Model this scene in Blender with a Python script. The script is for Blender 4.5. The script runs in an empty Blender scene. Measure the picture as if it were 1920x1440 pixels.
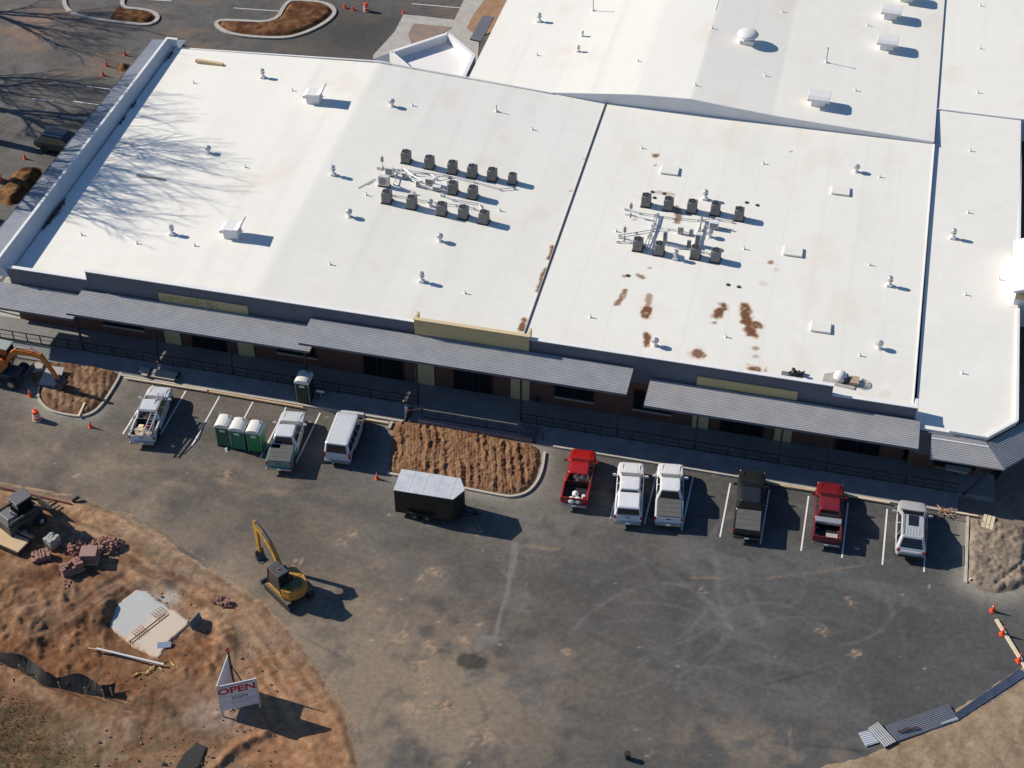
import bpy, math, random
import numpy as np
from mathutils import Vector, Matrix
R = math.radians
random.seed(7)
SC = bpy.context.scene
COL = SC.collection

# ------------------------------------------------------------------ camera, sky, sun, exposure
CAMH, FPX = 83.15, 3000.0
YAW, PITCH = R(13.4), R(48.34)
cd = bpy.data.cameras.new('camera'); cam = bpy.data.objects.new('camera', cd); COL.objects.link(cam)
cam.location = (0, 0, CAMH); cam.rotation_euler = (PITCH, 0, YAW)
cd.sensor_width = 36; cd.lens = FPX/1920*36; cd.clip_start = 1; cd.clip_end = 4000
SC.camera = cam
SUN_EL, SUN_AZ = R(31.2), R(-6.5)                 # the shadows run along +x, slightly towards -y
sdir = Vector((math.cos(SUN_AZ)*math.cos(SUN_EL), math.sin(SUN_AZ)*math.cos(SUN_EL), -math.sin(SUN_EL)))
world = bpy.data.worlds.new('World'); SC.world = world; world.use_nodes = True
wn = world.node_tree.nodes; wl = world.node_tree.links; wn.clear()
sky = wn.new('ShaderNodeTexSky'); sky.sky_type = 'NISHITA'; sky.sun_disc = False
sky.sun_elevation = SUN_EL; sky.sun_rotation = math.atan2(-sdir.x, -sdir.y)
sky.air_density = 1.3; sky.dust_density = 0.4; sky.ozone_density = 2.0
bg = wn.new('ShaderNodeBackground'); bg.inputs['Strength'].default_value = 0.055
wo = wn.new('ShaderNodeOutputWorld'); tint = wn.new('ShaderNodeVectorMath'); tint.operation = 'MULTIPLY'; tint.inputs[1].default_value = (.72, .95, 1.28)
wl.new(sky.outputs[0], tint.inputs[0]); wl.new(tint.outputs[0], bg.inputs[0]); wl.new(bg.outputs[0], wo.inputs[0])
sl = bpy.data.lights.new('sun', 'SUN'); so = bpy.data.objects.new('sun', sl); COL.objects.link(so)
sl.energy = 4.6; sl.angle = R(0.5); sl.color = (1.0, 0.905, 0.775)
so.rotation_euler = sdir.to_track_quat('-Z', 'Y').to_euler()
SC.view_settings.view_transform = 'Standard'; SC.view_settings.look = 'None'
SC.view_settings.exposure = 0.35; SC.view_settings.gamma = 1.0

# ------------------------------------------------------------------ photograph measurements -> world points
CM = np.array(Matrix.Rotation(YAW, 3, 'Z') @ Matrix.Rotation(PITCH, 3, 'X'))
def ray(px, py): return CM @ np.array([(px-960)/FPX, -(py-720)/FPX, -1.0])
def G(px, py, z=0.0):
    d = ray(px, py); t = (z-CAMH)/d[2]; return (float(d[0]*t), float(d[1]*t))
def onY(px, py, y):
    d = ray(px, py); t = y/d[1]; return (float(d[0]*t), float(CAMH+d[2]*t))
def G3(px, py, z=0.0): return (*G(px, py, z), z)

# ------------------------------------------------------------------ numpy noise and plane geometry
def _h(i, j, s):
    n = (i.astype(np.int64)*374761393 + j.astype(np.int64)*668265263 + s*974634777) & 0x7fffffff
    n = ((n ^ (n >> 13))*1274126177) & 0x7fffffff
    return ((n ^ (n >> 16)) & 0xffff)/65535.0
def vn(x, y, s=0):
    i = np.floor(x); j = np.floor(y); fx = x-i; fy = y-j
    fx = fx*fx*(3-2*fx); fy = fy*fy*(3-2*fy)
    a = _h(i, j, s); b = _h(i+1, j, s); c = _h(i, j+1, s); d = _h(i+1, j+1, s)
    return (a*(1-fx)+b*fx)*(1-fy)+(c*(1-fx)+d*fx)*fy
def fbm(x, y, s=0, o=4):
    t = 0; a = .5; n = 0
    for k in range(o):
        t = t+a*vn(x, y, s+k*17); n += a; x = x*2.03+3.1; y = y*2.03-1.7; a *= .5
    return t/n
def segd(X, Y, pts, closed=False):
    D = np.full(X.shape, 1e9); P = list(pts)
    if closed: P = P+[P[0]]
    for (ax, ay), (bx, by) in zip(P[:-1], P[1:]):
        dx, dy = bx-ax, by-ay; L = dx*dx+dy*dy+1e-9
        t = np.clip(((X-ax)*dx+(Y-ay)*dy)/L, 0, 1)
        D = np.minimum(D, np.hypot(X-ax-t*dx, Y-ay-t*dy))
    return D
def inside(X, Y, pts):
    I = np.zeros(X.shape, bool); n = len(pts)
    for k in range(n):
        (ax, ay), (bx, by) = pts[k], pts[(k+1) % n]
        if ay == by: continue
        I ^= ((ay > Y) != (by > Y)) & (X < (bx-ax)*(Y-ay)/(by-ay)+ax)
    return I
def sdist(X, Y, pts): return np.where(inside(X, Y, pts), 1, -1)*segd(X, Y, pts, True)
def ss(a, b, x): t = np.clip((x-a)/(b-a), 0, 1); return t*t*(3-2*t)
def mix(c, d, t): return c*(1-t[..., None])+np.array(d)*t[..., None]
def smooth_poly(p, it=2, closed=True):
    for _ in range(it):
        q = []
        n = len(p)
        for k in range(n if closed else n-1):
            a = p[k]; b = p[(k+1) % n]
            q += [(a[0]*.75+b[0]*.25, a[1]*.75+b[1]*.25), (a[0]*.25+b[0]*.75, a[1]*.25+b[1]*.75)]
        p = q if closed else [p[0]]+q+[p[-1]]
    return p

# ------------------------------------------------------------------ materials
MATS = {}
def mat(name, col, rough=.6, metal=0., col2=None, scale=2., detail=5., bump=0., bscale=30., coat=0., attr=None, fine=0.,
        spec=.5, lo=.35, hi=.7, emis=None, fscale=9.):
    if name in MATS: return MATS[name]
    m = bpy.data.materials.new(name); m.use_nodes = True; n = m.node_tree.nodes; l = m.node_tree.links
    b = n['Principled BSDF']; b.inputs['Roughness'].default_value = rough; b.inputs['Metallic'].default_value = metal
    b.inputs['Specular IOR Level'].default_value = spec
    if coat: b.inputs['Coat Weight'].default_value = coat; b.inputs['Coat Roughness'].default_value = .05
    tc = n.new('ShaderNodeTexCoord'); src = None
    if attr:
        a = n.new('ShaderNodeAttribute'); a.attribute_name = attr; src = a.outputs['Color']
    elif col2:
        t = n.new('ShaderNodeTexNoise'); t.inputs['Scale'].default_value = scale; t.inputs['Detail'].default_value = detail
        t.inputs['Roughness'].default_value = .65
        l.new(tc.outputs['Object'], t.inputs['Vector'])
        r = n.new('ShaderNodeValToRGB'); r.color_ramp.elements[0].position = lo; r.color_ramp.elements[1].position = hi
        r.color_ramp.elements[0].color = (*col, 1); r.color_ramp.elements[1].color = (*col2, 1)
        l.new(t.outputs['Fac'], r.inputs[0]); src = r.outputs[0]
    if fine and src is not None:
        t2 = n.new('ShaderNodeTexNoise'); t2.inputs['Scale'].default_value = fscale; t2.inputs['Detail'].default_value = 6
        t2.inputs['Roughness'].default_value = .75
        l.new(tc.outputs['Object'], t2.inputs['Vector'])
        mr = n.new('ShaderNodeMapRange'); mr.inputs[1].default_value = .3; mr.inputs[2].default_value = .7
        mr.inputs[3].default_value = 1-fine; mr.inputs[4].default_value = 1+fine
        l.new(t2.outputs['Fac'], mr.inputs[0])
        mm = n.new('ShaderNodeVectorMath'); mm.operation = 'SCALE'
        l.new(src, mm.inputs[0]); l.new(mr.outputs[0], mm.inputs['Scale']); src = mm.outputs[0]
    if src is not None: l.new(src, b.inputs['Base Color'])
    else: b.inputs['Base Color'].default_value = (*col, 1)
    if bump:
        t3 = n.new('ShaderNodeTexNoise'); t3.inputs['Scale'].default_value = bscale; t3.inputs['Detail'].default_value = 4
        l.new(tc.outputs['Object'], t3.inputs['Vector'])
        bp = n.new('ShaderNodeBump'); bp.inputs['Strength'].default_value = bump; bp.inputs['Distance'].default_value = .06 if attr and bump > .5 else .05
        l.new(t3.outputs['Fac'], bp.inputs['Height']); l.new(bp.outputs[0], b.inputs['Normal'])
    if emis: b.inputs['Emission Color'].default_value = (*emis, 1); b.inputs['Emission Strength'].default_value = 1
    MATS[name] = m; return m
def vary(c, k): return tuple(min(1, v*k) for v in c)
M_ASPH = mat('asphalt', (0, 0, 0), .88, attr='Col', fine=.24, fscale=2.6, bump=.25, bscale=14, spec=.3)
M_DIRT = mat('red_clay_soil', (0, 0, 0), .95, attr='Col', fine=.26, fscale=3.0, bump=.45, bscale=7, spec=.1)
M_ROOF = mat('white_roof_membrane', (0, 0, 0), .62, attr='Col', fine=.025, fscale=.9, bump=.08, bscale=1.5, spec=.3)
M_WHITE = mat('white_painted_metal', (.74, .74, .73), .5, col2=(.66, .66, .65), scale=3, spec=.4)
M_ROOFT = mat('cream_hatch', (.74, .73, .67), .6, col2=(.79, .775, .70), scale=1.5)
M_WHITE2 = mat('white_membrane_trim', (.80, .80, .79), .6, col2=(.72, .72, .71), scale=1.5)
M_CONC = mat('concrete', (.36, .34, .31), .9, col2=(.47, .45, .41), scale=1.1, fine=.12, bump=.2)
M_CONC_D = mat('dark_concrete', (.15, .16, .17), .9, col2=(.23, .235, .24), scale=.9, fine=.2, bump=.2)  # darker, slightly blue concrete for sidewalk, landing and steps
M_CURB = mat('curb_concrete', (.42, .39, .33), .9, col2=(.52, .48, .41), scale=1.5, fine=.12)
M_PAINTLINE = mat('white_line_paint', (.66, .66, .65), .8, col2=(.80, .80, .79), scale=4, fine=.08)
M_FASCIA = mat('slate_grey_fascia', (.115, .12, .15), .75, col2=(.14, .145, .175), scale=1)
M_CANOPY = mat('grey_ribbed_metal', (.33, .34, .36), .5, .2, col2=(.40, .41, .42), scale=.8, fine=.06)
M_CANOPY_L = mat('pale_ribbed_metal', (.37, .37, .375), .5, .2, col2=(.44, .44, .44), scale=.8, fine=.06)
M_CANOPY_B = mat('blue_grey_ribbed_metal', (.20, .225, .27), .5, .3, col2=(.25, .27, .31), scale=.8, fine=.06)
M_YEL = mat('mustard_plaster', (.50, .39, .20), .85, col2=(.56, .445, .235), scale=1.2, fine=.06)
M_DARKM = mat('dark_brown_steel', (.025, .02, .022), .5, col2=(.045, .035, .035), scale=4)
M_GLASSD = mat('dark_window_glass', (.008, .009, .011), .08, spec=.7)
M_CARGL = mat('tinted_car_glass', (.012, .014, .018), .06, spec=.8, coat=.5)
M_BLACK = mat('black_rubber', (.014, .014, .014), .8, col2=(.03, .028, .026), scale=6)
M_BLKP = mat('black_plastic', (.02, .02, .022), .5)
M_RIM = mat('grey_alloy', (.30, .30, .31), .35, .8)
M_CHROME = mat('dull_chrome', (.45, .45, .46), .25, .9)
M_RED = mat('red_lens', (.45, .015, .01), .2)
M_LENS = mat('clear_lens', (.7, .7, .68), .15)
M_WOOD = mat('raw_lumber', (.50, .36, .20), .8, col2=(.62, .47, .28), scale=3, fine=.15)
M_WOODL = mat('pale_lumber', (.62, .52, .36), .8, col2=(.70, .60, .44), scale=3, fine=.12)
M_ORG = mat('safety_orange_plastic', (.72, .07, .02), .55, col2=(.80, .11, .03), scale=5)
M_ORGW = mat('white_reflective_band', (.75, .72, .70), .4)
M_GREY = mat('mid_grey_metal', (.22, .22, .22), .5, .3, col2=(.28, .28, .28), scale=5)
M_ACG = mat('taupe_condenser_metal', (.15, .147, .138), .55, .1, col2=(.22, .213, .20), scale=5, fine=.1)
M_ACD = mat('black_fan_grille', (.02, .02, .022), .6)
M_ALU = mat('galvanised_metal', (.50, .51, .53), .4, .6, col2=(.62, .63, .65), scale=4)
M_CEMENT = mat('grey_cement_block', (.34, .34, .31), .95, col2=(.44, .44, .40), scale=3, fine=.15)

def brick_mat(name, c1, c2, mortar, scale):
    m = bpy.data.materials.new(name); m.use_nodes = True; n = m.node_tree.nodes; l = m.node_tree.links
    b = n['Principled BSDF']; b.inputs['Roughness'].default_value = .9
    tc = n.new('ShaderNodeTexCoord'); mp = n.new('ShaderNodeMapping'); mp.inputs['Rotation'].default_value = (R(90), 0, 0)
    bt = n.new('ShaderNodeTexBrick'); bt.inputs['Color1'].default_value = (*c1, 1); bt.inputs['Color2'].default_value = (*c2, 1)
    bt.inputs['Mortar'].default_value = (*mortar, 1); bt.inputs['Scale'].default_value = scale; bt.inputs['Mortar Size'].default_value = .012
    l.new(tc.outputs['Object'], mp.inputs[0]); l.new(mp.outputs[0], bt.inputs['Vector']); l.new(bt.outputs[0], b.inputs['Base Color'])
    MATS[name] = m; return m
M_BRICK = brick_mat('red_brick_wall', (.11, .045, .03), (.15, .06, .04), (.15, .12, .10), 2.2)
M_BRK = mat('loose_red_brick', (.22, .105, .085), .9, col2=(.38, .22, .18), scale=3, fine=.2, fscale=12)

# ------------------------------------------------------------------ mesh builder
class MB:
    def __init__(s): s.v = []; s.f = []; s.T = None
    def at(s, loc=(0, 0, 0), rz=0, rx=0, ry=0, sc=1):
        s.T = Matrix.Translation(loc) @ Matrix.Rotation(rz, 4, 'Z') @ Matrix.Rotation(ry, 4, 'Y') @ Matrix.Rotation(rx, 4, 'X') @ Matrix.Scale(sc, 4)
        return s
    def add(s, vs, fs):
        o = len(s.v)
        for p in vs:
            if s.T is not None: p = tuple(s.T @ Vector(p))
            s.v.append(tuple(p))
        s.f += [tuple(i+o for i in f) for f in fs]; return s
    def box(s, c, d, rz=0):
        x, y, z = c; a, b, e = d[0]/2, d[1]/2, d[2]/2; cs, sn = math.cos(rz), math.sin(rz); vs = []
        for k in (-e, e):
            for i, j in ((-a, -b), (a, -b), (a, b), (-a, b)): vs.append((x+i*cs-j*sn, y+i*sn+j*cs, z+k))
        return s.add(vs, [(3, 2, 1, 0), (4, 5, 6, 7), (0, 1, 5, 4), (1, 2, 6, 5), (2, 3, 7, 6), (3, 0, 4, 7)])
    def prism(s, poly, z0, z1, top=None):
        n = len(poly); t = top or poly
        a = sum(poly[k][0]*poly[(k+1) % n][1]-poly[(k+1) % n][0]*poly[k][1] for k in range(n))
        if a < 0: poly = poly[::-1]; t = t[::-1]
        g = (lambda z, k: z[k] if isinstance(z, (list, tuple)) else z)
        return s.add([(p[0], p[1], g(z0, k)) for k, p in enumerate(poly)]+[(p[0], p[1], g(z1, k)) for k, p in enumerate(t)],
                     [tuple(range(n))[::-1], tuple(range(n, 2*n))]+[(k, (k+1) % n, n+(k+1) % n, n+k) for k in range(n)])
    def sprism(s, poly, x0, x1):       # outline in the y-z plane, pushed along x
        n = len(poly); a = sum(poly[k][0]*poly[(k+1) % n][1]-poly[(k+1) % n][0]*poly[k][1] for k in range(n))
        if a < 0: poly = poly[::-1]
        return s.add([(x0, p[0], p[1]) for p in poly]+[(x1, p[0], p[1]) for p in poly],
                     [tuple(range(n))[::-1], tuple(range(n, 2*n))]+[(k, (k+1) % n, n+(k+1) % n, n+k) for k in range(n)])
    def rings(s, rs, cap=True, closed=True):
        n = len(rs[0]); vs = [p for r in rs for p in r]; fs = []
        for i in range(len(rs)-1):
            for k in range(n if closed else n-1):
                fs.append((i*n+k, i*n+(k+1) % n, (i+1)*n+(k+1) % n, (i+1)*n+k))
        if cap: fs += [tuple(range(n))[::-1], tuple(range((len(rs)-1)*n, len(rs)*n))]
        return s.add(vs, fs)
    def lathe(s, prof, c=(0, 0, 0), n=12):
        return s.rings([[(c[0]+r*math.cos(2*math.pi*k/n), c[1]+r*math.sin(2*math.pi*k/n), c[2]+z) for k in range(n)] for r, z in prof])
    def cyl(s, c, r, h, n=12, r2=None): return s.lathe([(r, 0), (r if r2 is None else r2, h)], c, n)
    def tube(s, p0, p1, r, n=6, r2=None):
        a, b = Vector(p0), Vector(p1); d = (b-a)
        if d.length < 1e-6: return s
        d.normalize(); u = d.orthogonal().normalized(); w = d.cross(u); r2 = r if r2 is None else r2; rs = []
        for q, rr in ((a, r), (b, r2)):
            rs.append([tuple(q+(u*math.cos(2*math.pi*k/n)+w*math.sin(2*math.pi*k/n))*rr) for k in range(n)])
        return s.rings(rs)
    def path(s, pts, r, n=6):
        for a, b in zip(pts[:-1], pts[1:]): s.tube(a, b, r, n)
        return s
    def bar(s, p0, p1, w, h):
        a, b = Vector(p0), Vector(p1); d = (b-a).normalized(); up = Vector((0, 0, 1))
        if abs(d.z) > .99: up = Vector((0, 1, 0))
        u = d.cross(up).normalized()*w/2; v = d.cross(u).normalized()*h/2
        return s.rings([[tuple(q+x*u+y*v) for x, y in ((-1, -1), (1, -1), (1, 1), (-1, 1))] for q in (a, b)])
    def quad(s, pts, t=.01):          # thin slab on a four-sided (or n-sided) outline, raised along its normal
        P = [Vector(p) for p in pts]; nrm = (P[1]-P[0]).cross(P[2]-P[0]).normalized()*t; n = len(P)
        return s.add([tuple(p) for p in P]+[tuple(p+nrm) for p in P],
                     [tuple(range(n))[::-1], tuple(range(n, 2*n))]+[(k, (k+1) % n, n+(k+1) % n, n+k) for k in range(n)])
    def wheel(s, c, r, w, n=18, prof=None):   # axis along x
        pr = prof or [(r*.72, -w/2), (r*.95, -w/2), (r, -w*.3), (r, w*.3), (r*.95, w/2), (r*.72, w/2)]
        return s.rings([[(c[0]+z, c[1]+q*math.cos(2*math.pi*k/n), c[2]+q*math.sin(2*math.pi*k/n)) for k in range(n)] for q, z in pr])
    def build(s, name, m, parent=None, smooth=False, bevel=0, sub=0):
        me = bpy.data.meshes.new(name); me.from_pydata(s.v, [], s.f); me.validate()
        ms = m if isinstance(m, (list, tuple)) else [m]
        for q in ms: me.materials.append(q)
        o = bpy.data.objects.new(name, me); COL.objects.link(o)
        if parent is not None: o.parent = parent
        if smooth: me.shade_smooth()
        if bevel:
            b = o.modifiers.new('bevel', 'BEVEL'); b.width = bevel; b.segments = 2; b.limit_method = 'ANGLE'
        if sub:
            b = o.modifiers.new('sub', 'SUBSURF'); b.levels = sub; b.render_levels = sub
        return o
def tag(o, label=None, cat=None, group=None, kind=None):
    if label: o['label'] = label
    if cat: o['category'] = cat
    if group: o['group'] = group
    if kind: o['kind'] = kind
    return o
def thing(name, label, cat, loc=(0, 0, 0), rz=0, group=None):
    o = bpy.data.objects.new(name, None); COL.objects.link(o); o.location = loc; o.rotation_euler = (0, 0, rz)
    o.empty_display_size = .2
    return tag(o, label, cat, group)
def struct(o): o['kind'] = 'structure'; return o
def copy_tree(o, parent=None):
    c = o.copy(); COL.objects.link(c)
    if parent is not None: c.parent = parent
    for ch in list(o.children): copy_tree(ch, c)
    return c
ORD = ['first', 'second', 'third', 'fourth', 'fifth', 'sixth', 'seventh', 'eighth', 'ninth', 'tenth', 'eleventh', 'twelfth',
       'thirteenth', 'fourteenth', 'fifteenth', 'sixteenth', 'seventeenth', 'eighteenth', 'nineteenth', 'twentieth']
def grid_mesh(name, xs, ys, Z, C, m, mask=None, smooth=True):
    nx, ny = len(xs), len(ys); X, Y = np.meshgrid(xs, ys)
    v = np.stack([X, Y, Z], -1).reshape(-1, 3)
    idx = np.arange(nx*ny).reshape(ny, nx)
    q = np.stack([idx[:-1, :-1], idx[:-1, 1:], idx[1:, 1:], idx[1:, :-1]], -1)
    if mask is not None: q = q[mask[:-1, :-1] | mask[:-1, 1:] | mask[1:, 1:] | mask[1:, :-1]]
    q = q.reshape(-1, 4)
    used = np.unique(q); rm = np.full(nx*ny, -1); rm[used] = np.arange(len(used)); q = rm[q]; v = v[used]; c = C.reshape(-1, 3)[used]
    me = bpy.data.meshes.new(name)
    me.vertices.add(len(v)); me.vertices.foreach_set('co', v.astype(np.float32).ravel())
    me.loops.add(len(q)*4); me.loops.foreach_set('vertex_index', q.astype(np.int32).ravel())
    me.polygons.add(len(q)); me.polygons.foreach_set('loop_start', np.arange(0, len(q)*4, 4, dtype=np.int32))
    me.polygons.foreach_set('loop_total', np.full(len(q), 4, dtype=np.int32))
    me.update(calc_edges=True); me.validate()
    a = me.color_attributes.new('Col', 'FLOAT_COLOR', 'POINT')
    a.data.foreach_set('color', np.concatenate([np.clip(c, 0, 1), np.ones((len(c), 1))], 1).astype(np.float32).ravel())
    if smooth: me.shade_smooth()
    me.materials.append(m)
    o = bpy.data.objects.new(name, me); COL.objects.link(o); return o

# ================================================================== THE GROUND
o = MB().box((-30, 110, -.45), (1600, 1600, .3)).build('ground', mat('dry_ground', (.20, .15, .09), .95, col2=(.13, .13, .06), scale=.05)); struct(o)

DIRT_B = [G(*p) for p in ((-260, 890), (0, 912), (40, 918), (85, 930), (130, 936), (175, 948), (235, 972), (300, 1008), (360, 1046), (430, 1090),
          (490, 1128), (545, 1180), (590, 1245), (625, 1305), (655, 1365), (672, 1440), (690, 1560), (-400, 1560))]
DIRT_R = [G(*p) for p in ((1480, 1452), (1600, 1418), (1665, 1392), (1740, 1352), (1800, 1318), (1860, 1280), (1925, 1246), (2100, 1150), (2100, 1600), (1480, 1600))]
BED_L = smooth_poly([G(*p) for p in ((60, 676), (107, 676), (228, 690), (221, 712), (200, 745), (184, 766), (168, 777), (150, 781), (116, 776), (92, 769), (76, 752), (73, 738), (60, 700))], 2)
BED_C = smooth_poly([G(*p) for p in ((738, 790), (760, 788), (880, 808), (1000, 833), (1018, 846), (1010, 885), (1000, 908), (985, 924), (960, 931), (940, 929), (728, 888), (727, 880), (732, 840))], 1)
BED_R = [G(*p) for p in ((1816, 970), (1925, 984), (1925, 1096), (1900, 1110), (1870, 1114), (1838, 1107), (1811, 1092))]

def gpoly(*pts): return [G(*p) for p in pts]
TRACKS = [(gpoly((1078, 1178), (1115, 1140), (1160, 1115), (1210, 1098), (1255, 1092), (1290, 1100), (1330, 1128), (1372, 1180)), .28, .55),
          (gpoly((1343, 1048), (1344, 1090), (1352, 1130), (1368, 1178)), .25, .5),
          (gpoly((1160, 1022), (1225, 1058), (1290, 1098), (1330, 1130)), .3, .35),
          (gpoly((1335, 1130), (1310, 1165), (1275, 1195), (1235, 1220), (1195, 1237), (1150, 1252)), .3, .45),
          (gpoly((1395, 1050), (1397, 1085), (1412, 1135), (1430, 1165)), .3, .35),
          (gpoly((1090, 1185), (1130, 1215), (1180, 1232), (1260, 1245), (1350, 1250), (1450, 1235)), .3, .25),
          (gpoly((1110, 1095), (1200, 1055), (1290, 1040)), .35, .25), (gpoly((1345, 1095), (1400, 1140), (1450, 1190)), .25, .3),
          (gpoly((1240, 1030), (1330, 1055), (1440, 1070)), .35, .25), (gpoly((1370, 1180), (1340, 1215), (1300, 1250)), .25, .3)]
TANL = [(gpoly((1440, 1084), (1560, 1069), (1640, 1056), (1688, 1047)), .08, .4), (gpoly((1300, 1083), (1354, 1084)), .08, .6),
        (gpoly((980, 1022), (1010, 1026), (1045, 1030)), .18, .5), (gpoly((1530, 1258), (1590, 1240)), .2, .2),
        (gpoly((1480, 1362), (1484, 1405), (1492, 1425)), .07, .5), (gpoly((130, 800), (110, 830), (95, 850)), .3, .4)]
PALE = [(gpoly((966, 1020), (962, 1055), (957, 1080)), .34, .9), (gpoly((955, 1078), (952, 1110), (942, 1140), (933, 1170), (929, 1192)), .17, .9),
        (gpoly((928, 1198), (905, 1200), (898, 1214)), .45, .75), (gpoly((990, 1035), (988, 1080), (985, 1125), (965, 1160)), .05, .5),
        (gpoly((940, 1035), (945, 1062), (948, 1078)), .05, .6), (gpoly((928, 1030), (935, 1060), (940, 1072)), .05, .5)]
SEAMS = [(gpoly((1438, 1282), (1520, 1262), (1590, 1240)), .08, .4), (gpoly((560, 1190), (640, 1232)), .08, .3), (gpoly((1500, 1395), (1630, 1410)), .1, .3)]
def lot_colour(X, Y):
    C = np.empty(X.shape+(3,)); n1 = fbm(X*.35, Y*.35, 3); n2 = fbm(X*1.6, Y*1.6, 9); n3 = fbm(X*.09, Y*.09, 21, 3)
    n5 = fbm(X*5, Y*5, 10, 2); base = .074+.03*(n1-.5)+.02*(n2-.5)+.02*(n5-.5)+.012*np.clip((-X-5)/40, 0, 1)
    C[...] = base[..., None]*np.array([1.04, 1.03, .99]); C[..., 0] *= 1+.10*np.clip((-X-8)/30, -.4, 1); C[..., 2] *= 1-.10*np.clip((-X-8)/30, -.4, 1)
    st = fbm(X*.12+Y*.5, Y*.12-X*.16, 31)                    # long drag streaks
    C += (ss(.45, .75, st)*.03)[..., None]*np.array([1.1, 1, .88])
    dd = -sdist(X, Y, DIRT_B)                                   # distance outside the dirt
    dust = np.exp(-np.clip(dd, 0, 99)/3.5)*.75*ss(.25, .65, fbm(X*.5, Y*.5, 5))+.42*np.exp(-np.clip(dd, 0, 99)/11)*ss(.45, .7, fbm(X*.25, Y*.25, 8))
    cx, cy = G(770, 1310); rr = np.hypot((X-cx)/9.5, (Y-cy)/7.5)
    dust += .95*np.exp(-rr**2)*ss(.25, .62, fbm(X*.75, Y*.75, 11))
    cx, cy = G(360, 900); rr = np.hypot((X-cx)/13, (Y-cy)/2.6)
    dust += .45*np.exp(-rr**2)*ss(.4, .7, fbm(X*.5, Y*1.1, 12))
    cx, cy = G(1440, 1400); rr = np.hypot((X-cx)/6, (Y-cy)/2.0)
    dust += .6*np.exp(-rr**2)*ss(.35, .65, fbm(X*.8, Y*.8, 13))
    cx, cy = G(600, 1180); rr = np.hypot((X-cx)/9, (Y-cy)/5)
    dust += .25*np.exp(-rr**2)*ss(.4, .7, fbm(X*.8, Y*.8, 14))
    C = mix(C, (.25, .195, .14), np.clip(dust*(.55+.9*fbm(X*3, Y*3, 17, 3)), 0, .85))
    # pale film beside kerbs and beds
    kd = np.minimum(segd(X, Y, BED_C, True), segd(X, Y, BED_L, True)); kd = np.minimum(kd, segd(X, Y, BED_R, True))
    C = mix(C, (.24, .225, .19), .85*np.exp(-(kd/1.0)**2)*ss(.05, .5, fbm(X*.8, Y*.8, 15))+.18*np.exp(-(kd/3.)**2))
    cx, cy = G(1010, 975); rr = np.hypot((X-cx)/4.6, (Y-cy)/2.8)
    C = mix(C, (.20, .18, .15), .55*np.exp(-rr**2)*ss(.3, .65, fbm(X*.9, Y*.9, 16)))
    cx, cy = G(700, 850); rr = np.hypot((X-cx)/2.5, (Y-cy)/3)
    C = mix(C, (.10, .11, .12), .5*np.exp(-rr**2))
    for pts, w, a in TRACKS:
        d = segd(X, Y, smooth_poly(pts, 2, False)); C = mix(C, (.19, .185, .17), a*.75*np.exp(-(d/(w*.62))**2)*(.35+.65*ss(.3, .6, n2)))
    rnd = random.Random(91)
    for q in range(34):
        ox, oy = G(rnd.uniform(1040, 1560), rnd.uniform(1020, 1330)); rad = rnd.uniform(2.5, 9); a0 = rnd.uniform(0, 6.3); a1 = a0+rnd.uniform(.5, 1.6); sx = rnd.uniform(.7, 1.2)
        arc = [(ox+rad*math.cos(t_), oy+rad*sx*math.sin(t_)) for t_ in np.linspace(a0, a1, 9)]
        for off in (0, .22):
            d = segd(X, Y, [(p[0]+off, p[1]+off*.4) for p in arc]); C = mix(C, (.17, .165, .155), rnd.uniform(.08, .26)*np.exp(-(d/.10)**2))
    for pts, w, a in TANL: C = mix(C, (.30, .22, .14), a*np.exp(-(segd(X, Y, pts)/w)**2)*ss(.25, .6, fbm(X*2, Y*2, 41)))
    for pts, w, a in PALE:
        d = segd(X, Y, pts)+.08*(fbm(X*3, Y*3, 43)-.5); C = mix(C, (.20, .195, .18), a*.75*ss(w, w*.5, d))
    for pts, w, a in SEAMS: C = C*(1-(a*np.exp(-(segd(X, Y, pts)/w)**2))[..., None])
    cx, cy = G(884, 1240); rr = np.hypot((X-cx)/1.15, (Y-cy)/.75)+.9*(fbm(X*2, Y*2, 47)-.5)
    C = mix(C, (.030, .030, .026), .8*ss(1.05, .75, rr))
    for (px, py, r) in ((817, 1072, .45), (745, 1200, .5), (712, 1140, .25), (872, 1200, .3), (775, 1330, .6), (800, 1290, .5), (830, 1328, .6), (905, 1380, .7),
                        (240, 965, .45), (1320, 1107, .25), (1066, 1222, .3), (1590, 1130, .4), (1540, 1182, .4), (1605, 1228, .3), (790, 1085, .3), (560, 1052, .3),
                        (420, 890, .5), (790, 1250, .6), (810, 1215, .5), (890, 995, .4), (640, 1020, .35), (660, 1000, .3)):
        cx, cy = G(px, py); d = np.hypot(X-cx, (Y-cy)*1.1)/(r*1.5)+1.3*(fbm(X*3, Y*3, 51)-.5)
        C = mix(C, (.40, .27, .17), .7*ss(1.2, .4, d)*ss(.42, .62, fbm(X*5, Y*5, 52, 2)))
    fl = vn(X*3.1, Y*3.1, 61)*vn(X*2.3+5, Y*2.3, 62); dn = .4+.9*fbm(X*.2, Y*.2, 63)
    C = mix(C, (.42, .38, .32), .6*ss(.70, .84, fl*dn))
    return C
xs = np.arange(-74, 27, .16); ys = np.arange(46, 84.75, .16); X, Y = np.meshgrid(xs, ys)
struct(grid_mesh('parking_lot', xs, ys, np.zeros(X.shape)+.012*(fbm(X*.15, Y*.15, 2)-.5), lot_colour(X, Y), M_ASPH))
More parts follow.
